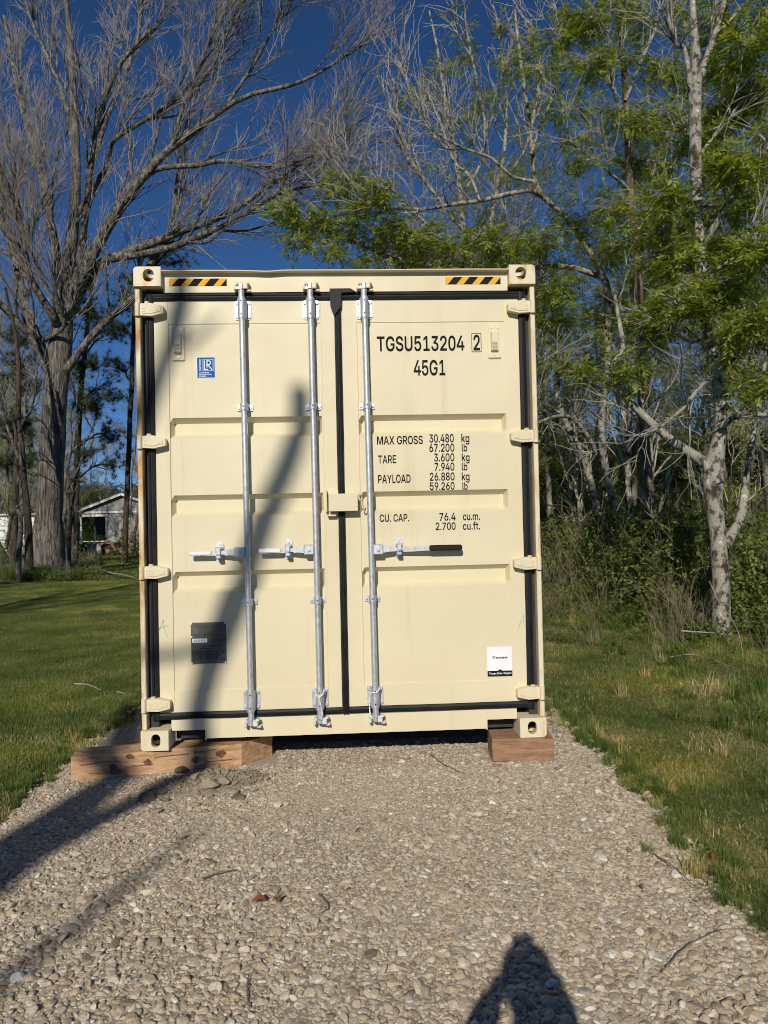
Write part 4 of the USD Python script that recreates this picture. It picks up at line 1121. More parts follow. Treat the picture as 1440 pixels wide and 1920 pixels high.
def tree(name, label, limbs, bark, limb_bark, twig_bark, levels, seed, lobes=(), leaf=None, leaf_protos=None, leaf_n=1.0, cat='tree', group=None, base_flare=0.6, knobs=0.10, tip_leaves=0, tip_level=-1, sides=14, leaf_scale=(0.55, 1.5), flare_h=0.6, lobe_twig=True, limb_wob=0.5, lobe_spread=1.0):
    """limbs: [(points, y0, y1)], the first one the trunk. levels: arguments of grow, one dict a level."""
    r = np.random.default_rng(seed)
    lines = [world_path(p, y0, y1, 30, seed + i, limb_wob) for i, (p, y0, y1) in enumerate(limbs)]
    tp, tr = lines[0]
    z0 = float(ground_z(np.array(tp[0, 0]), np.array(tp[0, 1])))
    tp[0, 2] = z0 - 0.05
    tr = flare(tp, tr, z0, base_flare, flare_h)
    lines[0] = (tp, tr)
    t = thing(name, label, cat, (0, 0, 0), group=group)
    obj('trunk', mesh_of(tubes(tp[None], tr[None], sides + 6, knobs, seed)), bark, t, smooth=True)
    for pp, rr in lines[1:]:
        obj('limb', mesh_of(tubes(pp[None], rr[None], sides, knobs, seed)), limb_bark, t, smooth=True)
    Pn = np.stack([a for a, _ in lines]); Rn = np.stack([b for _, b in lines])
    upper = Pn[:, :, 2].copy()
    pool = Pn.reshape(-1, 3)
    lv = []
    cur = (Pn[1:], Rn[1:]) if len(lines) > 1 else (Pn, Rn)
    if len(lines) > 1 and levels and levels[0].pop('trunk', False):
        cur = (Pn, Rn)
    for li, kw in enumerate(levels):
        kw = dict(kw)
        S = kw.pop('S')
        cur = grow(*cur, r=r, **kw)
        lv.append(cur)
        v, f = tubes(cur[0], cur[1], S)
        obj('branches' if li == 0 else 'twigs', (v, f), limb_bark if li == 0 else twig_bark, t, smooth=True, kind='stuff')
    leaf_p, leaf_d = [], []
    if lobes:
        allp = np.vstack([pool] + [c[0].reshape(-1, 3) for c in lv[:1]])
        feed, feedr, tw, twr = [], [], [], []
        for (px, py, rx, ry, y) in lobes:
            c = P(px, py, y)
            k = (y - EYE[1]) / FPX
            ex = np.array([rx * k, 0.8 * max(rx, ry) * k, ry * k]) * lobe_spread
            j = np.argmin(np.linalg.norm(allp - c, axis=1) + 0.5 * np.clip(allp[:, 2] - c[2], 0, None))
            a = allp[j]
            mid = (a + c) / 2 + r.normal(size=3) * 0.06 * np.linalg.norm(a - c) + [0, 0, 0.08 * np.linalg.norm(a - c)]
            feed.append(spline([a, mid, c], 10)); feedr.append(np.linspace(0.018, 0.008, 10) * (1 + 0.1 * np.linalg.norm(a - c)))
            nb = int(12 + rx * ry / 150)
            d = norm(r.normal(size=(nb, 3)))
            tips = c + d * ex * r.uniform(0.5, 1.35, (nb, 1))
            st = c + (r.uniform(0, 0.75, (nb, 1)) ** 2) * (a - c) * 0.35
            m2 = (st + tips) / 2 + r.normal(size=(nb, 3)) * 0.05 + [0, 0, 0.05]
            for s_, m_, e_ in zip(st, m2, tips):
                l = spline([s_, m_, e_], 9)
                tw.append(l); twr.append(np.linspace(0.007, 0.003, 9))
            nl = int(leaf_n * rx * ry * 0.088)
            w_ = r.integers(0, nb, nl) + len(tw) - nb
            u = r.uniform(0.25, 1.0, nl) * 8
            pp = np.array([tw[a_][int(b_)] for a_, b_ in zip(w_, u)]) + r.normal(size=(nl, 3)) * 0.055 * (1 + 0.5 * (y > 12)) - [0, 0, 0.02]
            leaf_p.append(pp); leaf_d.append(pp - c)
        v, f = tubes(np.array(feed), np.array(feedr), 6)
        obj('branches', (v, f), limb_bark, t, smooth=True, kind='stuff')
        if lobe_twig:
            v, f = tubes(np.array(tw), np.array(twr), 4)
            obj('twigs', (v, f), twig_bark, t, smooth=True, kind='stuff')
    if tip_leaves:
        c = lv[tip_level][0]
        k = r.integers(0, len(c), tip_leaves); u = r.integers(1, c.shape[1], tip_leaves)
        leaf_p.append(c[k, u] + r.normal(size=(tip_leaves, 3)) * 0.05); leaf_d.append(c[k, -1] - c[k, 0])
    if leaf_p and leaf is not None:
        foliage(t, np.vstack(leaf_p), np.vstack(leaf_d), leaf_protos or LEAVES, leaf, r, *leaf_scale)
    return t


# the big bare tree on the left
BL = [
    ([(88, 1078, 64), (88, 1030, 60), (90, 1000, 56), (93, 965, 46), (97, 860, 44), (103, 760, 42), (110, 690, 42), (114, 640, 40), (120, 570, 34), (128, 500, 27), (136, 440, 22), (142, 350, 18), (141, 250, 15), (135, 130, 12), (124, -20, 8)], 20.5, 20.0),
    ([(100, 745, 14), (90, 695, 19), (66, 640, 20), (38, 610, 17), (2, 572, 14), (-60, 520, 10), (-130, 430, 6)], 20.4, 18.5),
    ([(100, 715, 14), (84, 664, 18), (56, 600, 19), (40, 540, 17), (30, 490, 15), (16, 430, 13), (0, 400, 11), (-40, 300, 7)], 20.4, 21.5),
    ([(106, 610, 18), (98, 590, 17), (70, 545, 15), (52, 505, 13), (42, 440, 12), (22, 380, 10), (6, 330, 9), (-20, 240, 6)], 20.0, 17.5),
    ([(116, 610, 24), (110, 560, 22), (107, 490, 20), (90, 390, 17), (76, 325, 15), (55, 250, 12), (30, 150, 9), (8, 30, 6)], 20.0, 22.0),
    ([(128, 560, 20), (150, 500, 18), (156, 440, 16), (168, 330, 13), (185, 215, 11), (220, 130, 9), (250, 90, 7), (300, 40, 5)], 20.2, 18.0),
    ([(126, 590, 28), (145, 540, 26), (165, 495, 24), (200, 430, 22), (240, 370, 19), (300, 295, 17), (360, 250, 14), (450, 185, 11), (550, 158, 8), (610, 130, 6), (695, 75, 3)], 20.0, 17.0),
    ([(130, 590, 22), (180, 502, 20), (260, 465, 17), (345, 432, 15), (430, 400, 12), (500, 350, 10), (590, 285, 7), (650, 245, 5), (705, 205, 3)], 20.2, 16.0),
    ([(196, 488, 15), (300, 470, 14), (370, 445, 13), (450, 408, 11), (525, 362, 8), (600, 345, 6), (660, 330, 3)], 19.5, 15.0),
    ([(120, 700, 18), (135, 680, 17), (162, 642, 15), (205, 597, 14), (250, 558, 13), (282, 496, 12), (318, 430, 10), (332, 340, 8), (345, 250, 6), (380, 150, 4)], 20.2, 19.0),
    ([(148, 400, 13), (200, 310, 11), (215, 262, 10), (300, 208, 9), (350, 165, 8), (385, 100, 6), (415, 20, 4)], 20.0, 17.5),
    ([(238, 372, 12), (290, 320, 11), (370, 310, 10), (425, 302, 9), (520, 315, 7), (590, 290, 5), (640, 290, 3)], 19.3, 15.5),
    ([(140, 300, 11), (125, 200, 10), (95, 120, 8), (60, 40, 6), (40, -40, 4)], 20.0, 21.0),
    ([(170, 320, 10), (205, 210, 9), (235, 140, 8), (260, 60, 6), (270, -30, 5)], 19.5, 22.0),
    ([(320, 280, 10), (345, 200, 9), (400, 120, 7), (430, 50, 6), (470, -20, 4)], 19.0, 18.0),
    ([(420, 205, 8), (470, 130, 7), (510, 60, 5), (545, 0, 4)], 18.0, 17.0),
    ([(80, 640, 10), (120, 610, 8), (100, 560, 6), (60, 470, 5), (70, 380, 4)], 20.0, 18.0),
    ([(50, 520, 9), (20, 480, 8), (-20, 460, 6), (-60, 400, 5)], 20.4, 20.0),
]
BL = [BL[0]] + [([(a, b, w * 0.88) for a, b, w in p_], u_, v_) for p_, u_, v_ in BL[1:]]
big_tree = tree('bare_tree', 'huge bare grey tree with a wide crown of twigs left of the container', BL, bark_grey, bark_limb, twig_grey, [
    dict(n_per=12, L=3.4, ang=0.45, up=0.12, wig=0.10, r_frac=0.55, r_max=0.052, r_tip=0.011, K=14, S=6, u0=0.22),
    dict(n_per=8, L=1.7, ang=0.48, up=0.09, wig=0.10, r_frac=0.62, r_max=0.020, r_tip=0.0065, K=8, S=4, u0=0.12),
    dict(n_per=6, L=0.85, ang=0.5, up=0.06, wig=0.10, r_frac=0.75, r_max=0.0082, r_tip=0.004, K=5, S=3, u0=0.15)], 4, limb_wob=0.28, base_flare=0.12, flare_h=0.7, sides=16, knobs=0.14)

# the lichen-white tree at the wood's edge
y1 = 3.75
RW = [
    ([(1352, 1212, 34), (1352, 1150, 32), (1351, 1080, 31), (1345, 1000, 31), (1338, 930, 33), (1338, 885, 40), (1348, 830, 26), (1353, 783, 22), (1345, 720, 21), (1340, 672, 20), (1328, 630, 20), (1322, 585, 18), (1318, 528, 18), (1312, 450, 19), (1307, 370, 20), (1304, 280, 22), (1304, 190, 21), (1306, 110, 18), (1300, 30, 12), (1296, -60, 9)], 3.75, 4.1),
    ([(1347, 908, 22), (1332, 884, 22), (1314, 862, 20), (1262, 828, 17), (1210, 783, 15), (1173, 746, 13), (1154, 716, 12), (1149, 688, 11), (1167, 650, 10), (1160, 600, 8), (1150, 540, 6)], 3.75, 4.4),
    ([(1354, 800, 14), (1372, 785, 12), (1400, 774, 10), (1440, 778, 8), (1500, 770, 5)], 3.75, 3.2),
    ([(1356, 1030, 22), (1366, 1012, 20), (1389, 972, 18), (1398, 908, 15), (1404, 860, 12), (1420, 780, 10), (1435, 680, 7)], 3.8, 4.8),
    ([(1314, 470, 14), (1326, 447, 13), (1345, 415, 12), (1372, 368, 11), (1402, 330, 10), (1425, 300, 9), (1460, 250, 7)], 4.0, 3.4),
    ([(1305, 165, 16), (1325, 110, 13), (1345, 50, 11), (1362, -10, 9)], 4.1, 4.4),
    ([(1303, 250, 10), (1285, 100, 9), (1268, 85, 8), (1255, 40, 7), (1252, -20, 6)], 4.1, 3.6),
    ([(1345, 700, 8), (1310, 730, 8), (1280, 765, 7), (1240, 800, 5), (1200, 815, 3)], 3.8, 2.9),
    ([(1310, 640, 7), (1290, 640, 7), (1250, 612, 6), (1215, 590, 4)], 3.9, 4.6),
    ([(1315, 520, 7), (1350, 500, 6), (1400, 470, 5), (1450, 430, 4)], 3.9, 3.2),
    ([(1305, 300, 8), (1340, 255, 7), (1390, 190, 6), (1440, 110, 4)], 4.0, 4.8),
]
LW = [(1270, 490, 90, 50, 4.3), (1335, 545, 70, 45, 3.6), (1215, 612, 65, 45, 4.6), (1390, 300, 55, 50, 3.4), (1398, 180, 55, 55, 4.6), (1420, 470, 50, 55, 3.0), (1405, 610, 60, 50, 3.2), (1300, 270, 55, 35, 4.8), (1235, 425, 60, 45, 4.6), (1400, 80, 50, 40, 4.0),
      (1250, 370, 45, 35, 3.8), (1345, 640, 45, 40, 4.6), (1360, 400, 50, 40, 4.4), (1425, 720, 40, 40, 3.4), (1270, 560, 60, 35, 3.4), (1360, 220, 40, 40, 4.8), (1425, 310, 40, 40, 4.2), (1330, 40, 40, 35, 4.6), (1425, 30, 40, 40, 4.4), (1380, 130, 40, 30, 4.8), (1340, 470, 40, 30, 4.6), (1180, 690, 40, 30, 3.9)]
tree('white_barked_tree', 'white lichen covered tree with a low forked limb at the wood edge', RW, bark_white, bark_white, twig_pale, [
    dict(n_per=6, L=1.1, ang=0.7, up=0.10, wig=0.12, r_frac=0.5, r_max=0.02, r_tip=0.005, K=8, S=5, u0=0.3, trunk=False),
    dict(n_per=5, L=0.6, ang=0.7, up=0.05, wig=0.16, r_frac=0.7, r_max=0.007, r_tip=0.003, K=5, S=3)], 11, LW, leaf_m, base_flare=0.2, flare_h=0.3, leaf_n=1.0)

# the straight brown trunk
RB = [
    ([(1213, 1132, 27), (1213, 1050, 25), (1214, 950, 25), (1212, 880, 22), (1206, 780, 18), (1203, 700, 17), (1200, 600, 16), (1196, 520, 15), (1188, 420, 14), (1180, 330, 13), (1174, 210, 12), (1166, 90, 10), (1150, -60, 8)], 8.05, 8.3),
    ([(1176, 240, 8), (1150, 170, 7), (1120, 90, 6), (1100, 0, 5)], 8.2, 7.6),
    ([(1190, 440, 7), (1230, 380, 6), (1270, 300, 5), (1290, 220, 4)], 8.2, 8.6),
    ([(1182, 360, 7), (1150, 330, 6), (1100, 290, 5), (1060, 260, 4)], 8.2, 7.4),
    ([(1172, 190, 7), (1200, 120, 6), (1230, 50, 5), (1240, -30, 4)], 8.2, 8.8),
    ([(1202, 690, 6), (1240, 650, 5), (1280, 600, 4)], 8.1, 8.7),
]
LB = [(1100, 35, 75, 40, 7.6), (1105, 125, 60, 45, 7.4), (1172, 225, 65, 50, 7.8), (1190, 310, 55, 40, 8.6), (1230, 320, 45, 45, 8.4), (1140, 395, 65, 35, 7.4), (1240, 130, 50, 50, 8.8), (1200, 40, 55, 40, 8.6), (1280, 150, 45, 40, 9.2), (1150, 470, 60, 40, 8.4), (1210, 520, 50, 35, 8.6), (1280, 20, 40, 40, 9), (1345, 120, 45, 40, 9), (1340, 330, 45, 45, 9), (1050, 70, 45, 35, 7.8), (1010, 130, 35, 35, 7.6), (1065, 205, 45, 35, 7.6), (1250, 225, 55, 40, 8.8), (1160, 110, 45, 35, 8), (1100, 300, 45, 30, 7.6), (1220, 250, 40, 30, 8.4), (1150, 20, 40, 30, 8), (1080, 255, 35, 25, 7.6)]
tree('straight_tree', 'tall tree with a straight brown trunk inside the wood', RB, bark_brown, bark_white, twig_pale, [
    dict(n_per=8, L=1.6, ang=0.7, up=0.15, wig=0.12, r_frac=0.5, r_max=0.022, r_tip=0.006, K=8, S=5, u0=0.2),
    dict(n_per=5, L=0.9, ang=0.7, up=0.05, wig=0.16, r_frac=0.7, r_max=0.009, r_tip=0.004, K=5, S=3)], 12, LB, leaf_m, base_flare=0.15, leaf_n=0.85)

# the clump of leaning stems whose limbs reach over the container
RC = [
    ([(1165, 1095, 17), (1163, 1030, 16), (1152, 950, 15), (1141, 900, 14), (1131, 855, 14), (1127, 800, 14), (1132, 740, 13), (1140, 690, 13), (1138, 620, 13), (1140, 550, 13), (1126, 512, 13), (1092, 447, 12), (1050, 398, 11), (1015, 368, 10), (1000, 330, 9), (993, 240, 8), (978, 130, 7), (962, 10, 5)], 10.4, 8.0),
    ([(1143, 1100, 16), (1136, 1050, 15), (1130, 1000, 14), (1120, 950, 14), (1106, 895, 13), (1090, 850, 13), (1070, 815, 12), (1058, 785, 11), (1045, 740, 10), (1052, 660, 9), (1040, 580, 8), (1035, 500, 6)], 10.5, 9.6),
    ([(1172, 1085, 9), (1176, 1000, 8), (1176, 930, 8), (1180, 850, 7), (1170, 760, 6), (1175, 660, 5)], 10.6, 11.2),
    ([(1130, 880, 9), (1112, 835, 9), (1078, 788, 8), (1050, 780, 7), (1020, 788, 5), (1003, 797, 4)], 10.4, 8.4),
    ([(1012, 366, 9), (985, 358, 9), (900, 376, 8), (840, 385, 7), (795, 392, 6), (745, 390, 5), (700, 402, 3)], 8.6, 7.2),
    ([(1130, 520, 11), (1060, 500, 10), (980, 505, 9), (900, 510, 9), (830, 508, 8), (760, 492, 7), (700, 470, 6), (640, 445, 5), (590, 425, 4), (550, 415, 3)], 9.2, 7.6),
    ([(760, 492, 5), (720, 460, 4), (690, 420, 4), (660, 370, 3), (650, 330, 2)], 7.7, 7.2),
    ([(1000, 340, 7), (960, 330, 6), (925, 300, 6), (890, 285, 5), (850, 270, 4), (800, 240, 3)], 8.4, 7.6),
    ([(900, 376, 5), (880, 330, 5), (850, 300, 4), (830, 240, 4), (800, 170, 3)], 8.0, 8.6),
    ([(996, 290, 6), (1015, 230, 6), (1040, 170, 5), (1050, 90, 4), (1040, 10, 3)], 8.2, 9.0),
]
LC = [(565, 415, 60, 42, 7.6), (635, 345, 48, 38, 7.4), (700, 365, 50, 45, 7.2), (640, 420, 55, 40, 7.5), (705, 435, 60, 40, 7.7), (775, 440, 65, 42, 7.6), (770, 480, 60, 30, 7.9), (850, 475, 75, 36, 8.0), (940, 470, 65, 40, 8.2), (1010, 455, 55, 42, 8.6), (1050, 540, 50, 55, 9.0), (1030, 600, 40, 50, 9.4), (1045, 680, 42, 45, 9.6), (1110, 600, 50, 40, 9.4), (1150, 560, 60, 35, 9.8), (530, 395, 30, 25, 7.5), (620, 465, 30, 22, 7.4), (640, 490, 22, 16, 7.6), (700, 490, 35, 20, 7.9),
      (1090, 700, 35, 40, 9.2), (1070, 420, 40, 30, 8.8), (900, 440, 40, 25, 7.8), (560, 450, 30, 20, 7.5)]
tree('leaning_tree', 'clump of leaning pale stems whose leafy limbs reach over the container', RC, bark_white, bark_white, twig_pale, [
    dict(n_per=8, L=1.5, ang=0.7, up=0.15, wig=0.12, r_frac=0.55, r_max=0.022, r_tip=0.006, K=8, S=5, u0=0.35),
    dict(n_per=6, L=0.8, ang=0.7, up=0.08, wig=0.16, r_frac=0.7, r_max=0.009, r_tip=0.004, K=5, S=3)], 13, LC, leaf_m, base_flare=0.2, leaf_n=1.15)

# slender tree with white branches and few leaves behind the container
RS = [
    ([(890, 1080, 14), (890, 800, 13), (888, 600, 12), (885, 500, 11), (868, 420, 10), (860, 350, 9), (848, 270, 8), (835, 180, 7), (820, 90, 5), (805, 20, 3)], 13.6, 13.0),
    ([(885, 510, 9), (915, 440, 9), (930, 360, 8), (945, 280, 7), (950, 190, 6), (940, 100, 5), (925, 10, 4)], 13.6, 14.2),
    ([(875, 440, 8), (835, 390, 7), (790, 330, 7), (760, 290, 6), (745, 230, 5), (738, 150, 3)], 13.4, 12.6),
    ([(862, 370, 7), (900, 310, 6), (910, 240, 6), (895, 160, 5), (880, 80, 4), (868, 0, 3)], 13.4, 12.8),
    ([(850, 290, 6), (810, 250, 5), (780, 200, 5), (762, 150, 4), (755, 110, 3)], 13.2, 13.6),
    ([(935, 350, 7), (980, 290, 6), (1000, 220, 6), (1010, 140, 5), (1000, 60, 4)], 14.0, 13.4),
    ([(885, 500, 7), (840, 460, 6), (800, 420, 6), (740, 370, 5), (700, 330, 4), (680, 300, 3)], 13.6, 12.8),
]
LS = [(842, 20, 16, 14, 13), (800, 170, 28, 18, 13), (765, 185, 22, 16, 12.8), (760, 180, 14, 12, 13), (940, 45, 22, 24, 13.6), (875, 110, 26, 30, 13.2), (870, 60, 18, 25, 13), (830, 130, 30, 25, 13), (900, 200, 40, 34, 13.4), (850, 220, 30, 20, 13.2), (820, 210, 20, 15, 13), (960, 130, 40, 40, 13.6), (990, 90, 35, 40, 13.4), (1010, 190, 35, 30, 13.8), (880, 330, 30, 20, 13.4), (780, 320, 20, 12, 13), (940, 330, 40, 20, 13.6)]
tree('slender_tree', 'slender tree with thin white branches and sparse new leaves behind the container', RS, bark_white, bark_white, twig_pale, [
    dict(n_per=12, L=1.9, ang=0.6, up=0.22, wig=0.12, r_frac=0.6, r_max=0.026, r_tip=0.008, K=8, S=5, u0=0.2),
    dict(n_per=4, L=1.0, ang=0.65, up=0.10, wig=0.16, r_frac=0.75, r_max=0.013, r_tip=0.006, K=5, S=3)], 14, LS, leaf_m, leaf_n=0.8, base_flare=0.2, leaf_scale=(0.9, 1.4))

# thin stems by the container's right edge
tree('thin_tree', 'thin spotted trunk just right of the container', [
    ([(1036, 1082, 12), (1033, 1000, 12), (1029, 930, 11), (1027, 860, 10), (1020, 780, 9), (1016, 690, 8), (1020, 600, 7), (1018, 500, 6), (1012, 420, 4)], 12.5, 12.2),
    ([(1027, 850, 6), (1045, 790, 5), (1080, 730, 5), (1100, 660, 4)], 12.4, 11.6),
    ([(1018, 720, 5), (1000, 680, 5), (985, 600, 4), (980, 520, 3)], 12.3, 13.0)], bark_deep, bark_white, twig_pale, [
    dict(n_per=8, L=1.4, ang=0.7, up=0.12, wig=0.12, r_frac=0.55, r_max=0.02, r_tip=0.006, K=7, S=5, u0=0.2),
    dict(n_per=5, L=0.8, ang=0.7, up=0.05, wig=0.16, r_frac=0.7, r_max=0.009, r_tip=0.004, K=5, S=3)], 15, [(1020, 560, 35, 45, 12), (1000, 500, 40, 40, 12.4), (1035, 690, 30, 40, 12)], leaf_m, base_flare=0.15)
tree('pale_sapling', 'pale forked sapling beside the straight brown trunk', [
    ([(1226, 1150, 6), (1228, 1080, 6), (1232, 1020, 6), (1238, 960, 5), (1246, 910, 5), (1258, 870, 4), (1272, 800, 3)], 6.8, 6.6),
    ([(1234, 1008, 4), (1226, 970, 4), (1210, 940, 3), (1195, 910, 2)], 6.8, 6.6),
    ([(1240, 950, 4), (1252, 920, 3), (1256, 880, 3), (1262, 850, 2)], 6.7, 6.9)], bark_white, twig_pale, twig_pale, [
    dict(n_per=6, L=0.6, ang=0.6, up=0.1, wig=0.12, r_frac=0.6, r_max=0.007, r_tip=0.002, K=6, S=4, u0=0.3)], 16, base_flare=0.1, sides=8)
tree('background_trunk', 'lichen spotted trunk behind the forked white tree at the right picture edge', [
    ([(1408, 1090, 16), (1405, 1000, 15), (1402, 920, 14), (1410, 850, 13), (1420, 760, 12), (1416, 660, 10), (1425, 560, 9), (1430, 420, 8), (1425, 280, 6), (1430, 140, 4)], 10.5, 11),
    ([(1410, 840, 8), (1380, 780, 7), (1350, 740, 6), (1330, 690, 5)], 10.6, 11.6), ([(1416, 650, 7), (1390, 560, 6), (1370, 480, 5), (1375, 400, 4)], 10.6, 10)], bark_deep, bark_white, twig_pale, [
    dict(n_per=9, L=1.5, ang=0.7, up=0.12, wig=0.12, r_frac=0.55, r_max=0.02, r_tip=0.006, K=7, S=5, u0=0.2),
    dict(n_per=5, L=0.8, ang=0.7, up=0.05, wig=0.16, r_frac=0.7, r_max=0.009, r_tip=0.004, K=5, S=3)], 17, [(1420, 560, 60, 45, 10.4), (1380, 480, 45, 40, 10.2), (1410, 380, 45, 45, 10.6), (1430, 240, 45, 50, 10.8), (1370, 700, 40, 35, 11)], leaf_m, base_flare=0.2)

# ------------------------------------------------------------------ pines and thin trees behind the big bare tree
def pine(label, path, y, seed, lobes, scale=1.0):
    return tree('pine_tree', label, [(path, y, y)] + [([(a, b, 4), ((a + c) / 2, (b + d) / 2 - 8, 3), (c, d, 2)], y, y + 1) for a, b, c, d in lobes[1]], bark_dark, bark_dark, bark_dark, [
        dict(n_per=6, L=1.3, ang=0.7, up=0.05, wig=0.12, r_frac=0.6, r_max=0.03, r_tip=0.008, K=6, S=4, u0=0.3)], seed, lobes[0], needle_m, NEEDLES, leaf_n=0.9 * scale, lobe_spread=1.45, base_flare=0.2, sides=8, leaf_scale=(0.9, 1.5))


pine('slim dark pine trunk close to the left edge of the container', [(233, 1046, 11), (236, 960, 10), (241, 860, 9), (245, 760, 9), (249, 660, 8), (253, 570, 7), (262, 500, 6), (285, 440, 3)], 27, 21,
     ([(285, 480, 40, 22, 27), (330, 492, 32, 16, 27.5), (262, 520, 30, 25, 26.5), (235, 560, 30, 25, 27), (225, 620, 25, 22, 27.5), (268, 600, 22, 25, 26), (225, 690, 18, 20, 28)], [(258, 520, 300, 485), (250, 640, 215, 600), (246, 720, 222, 690), (254, 570, 232, 540)]))
pine('pine with dark needles directly behind the big bare trunk', [(140, 1040, 13), (142, 930, 12), (146, 830, 11), (152, 740, 10), (160, 650, 9), (168, 570, 7), (175, 500, 4)], 25, 22,
     ([(170, 590, 35, 30, 25), (200, 620, 30, 28, 25.5), (185, 690, 35, 25, 24.5), (205, 740, 32, 22, 25), (180, 770, 30, 25, 25), (200, 820, 35, 22, 25.5), (160, 850, 25, 25, 24.5), (215, 870, 25, 18, 25), (150, 540, 28, 25, 25), (145, 690, 20, 30, 24.5)], [(150, 760, 200, 720), (146, 840, 205, 810), (158, 670, 195, 630), (144, 900, 200, 870)]))
pine('pine with drooping dark foliage at the left picture edge', [(26, 1030, 12), (30, 900, 11), (34, 780, 10), (34, 690, 8), (30, 620, 5)], 24, 23,
     ([(40, 690, 40, 26, 24), (20, 720, 35, 25, 24.5), (60, 730, 25, 22, 23.5), (15, 800, 30, 28, 24), (50, 800, 26, 24, 24.5), (30, 640, 26, 20, 24), (10, 870, 30, 25, 24), (55, 870, 22, 20, 24)], [(32, 740, 65, 710), (32, 820, 0, 790), (30, 880, 60, 850)]))
tree('dark_stem_tree', 'dark leaning trunk immediately left of the big bare trunk', [
    ([(54, 1040, 14), (52, 980, 13), (46, 900, 12), (40, 840, 11), (34, 780, 10), (36, 700, 8), (28, 620, 6), (10, 540, 4)], 18, 18.4), ([(44, 880, 7), (20, 820, 6), (5, 770, 5), (-15, 700, 4)], 18, 17.4), ([(36, 800, 6), (60, 760, 5), (70, 690, 4)], 18.2, 19)], bark_dark, bark_limb, twig_grey, [
    dict(n_per=10, L=1.6, ang=0.7, up=0.12, wig=0.13, r_frac=0.55, r_max=0.025, r_tip=0.008, K=7, S=5, u0=0.25),
    dict(n_per=6, L=0.9, ang=0.7, up=0.08, wig=0.16, r_frac=0.7, r_max=0.012, r_tip=0.006, K=5, S=3)], 24, base_flare=0.2)
tree('small_pale_tree', 'small pale forked tree in front of the white shed', [
    ([(34, 1046, 9), (38, 1000, 9), (38, 970, 8), (30, 945, 6), (28, 920, 5), (40, 880, 4), (35, 830, 3)], 17, 17), ([(12, 1030, 6), (18, 985, 6), (26, 955, 5), (40, 925, 4), (36, 905, 3)], 17.2, 17)], bark_limb, bark_limb, twig_grey, [
    dict(n_per=9, L=1.0, ang=0.8, up=0.1, wig=0.15, r_frac=0.55, r_max=0.018, r_tip=0.006, K=7, S=4, u0=0.3)], 25, base_flare=0.2, sides=8)
tree('small_pale_tree', 'pair of pale stems just right of the big bare trunk', [
    ([(128, 1052, 9), (129, 1000, 8), (128, 940, 7), (127, 915, 6), (138, 895, 5), (150, 870, 4), (160, 820, 3)], 19, 19), ([(142, 1050, 8), (142, 1000, 7), (136, 955, 6), (130, 920, 5), (124, 860, 4)], 19.1, 19.4)], bark_limb, bark_limb, twig_grey, [
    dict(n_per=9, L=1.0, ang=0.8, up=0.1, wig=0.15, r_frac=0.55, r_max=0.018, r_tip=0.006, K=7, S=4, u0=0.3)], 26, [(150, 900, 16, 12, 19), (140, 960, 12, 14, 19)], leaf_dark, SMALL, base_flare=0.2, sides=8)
# ------------------------------------------------------------------ the wood behind: many thin trees, undergrowth, far foliage
def kind_tree(name, seed, H, r0, lean, n_limb, leaf_count, bark, twig):
    """A woodland tree kept as a class; its copies stand in the wood."""
    r = np.random.default_rng(seed)
    t = thing(name)
    n = 22
    z = np.linspace(0, H, n)
    off = np.stack([meshkit.fbm(np.stack([z * 0.35, z * 0 + seed, z * 0 + k * 5], -1), 3, seed) - 0.5 for k in range(2)], 1) * H * 0.16
    off -= off[0]
    pp = np.c_[off[:, 0] + lean * z, off[:, 1], z - 0.05]
    rr = r0 * (1 - 0.88 * (z / H) ** 0.9) * (1 + 0.4 * np.exp(-z / 0.3))
    obj('trunk', mesh_of(tubes(pp[None], rr[None], 9, 0.12, seed)), bark, t, smooth=True)
    b1 = grow(pp[None], rr[None], n_limb, H * 0.30, 0.75, 0.20, 0.13, 0.55, 0.05, 0.008, 10, r, u0=0.28)
    b2 = grow(*b1, 6, H * 0.13, 0.7, 0.12, 0.16, 0.6, 0.018, 0.006, 6, r, u0=0.2)
    b3 = grow(*b2, 4, H * 0.065, 0.7, 0.06, 0.2, 0.7, 0.008, 0.004, 4, r, u0=0.2)
    obj('branches', cat_mesh([mesh_of(tubes(*b1, 5)), mesh_of(tubes(*b2, 4))]), twig, t, smooth=True, kind='stuff')
    obj('twigs', mesh_of(tubes(*b3, 3)), twig, t, smooth=True, kind='stuff')
    if leaf_count:
        c = b3[0]
        k = r.integers(0, len(c), leaf_count); u = r.integers(1, 4, leaf_count)
        clump = meshkit.fbm(c[k, u] * 0.8, 2, seed)
        keep = clump > 0.46
        p_ = c[k, u][keep] + r.normal(size=(keep.sum(), 3)) * 0.07
        m = []
        for q_, s_ in zip(p_, r.uniform(0.8, 1.4, len(p_))):
            l = LEAVES[r.integers(0, len(LEAVES))]
            m.append((l.vertices @ rotm('y', r.normal(0, 0.5)).T @ rotm('z', r.uniform(0, 6.28)).T * s_ + q_, l.faces))
        V = np.vstack([a for a, _ in m]); off_ = np.cumsum([0] + [len(a) for a, _ in m[:-1]])
        Fc = np.vstack([b + o for (_, b), o in zip(m, off_)])
        obj('foliage', (V, Fc), leaf_m, t, kind='stuff')
    t.GetPrim().SetSpecifier(Sdf.SpecifierClass)
    return t


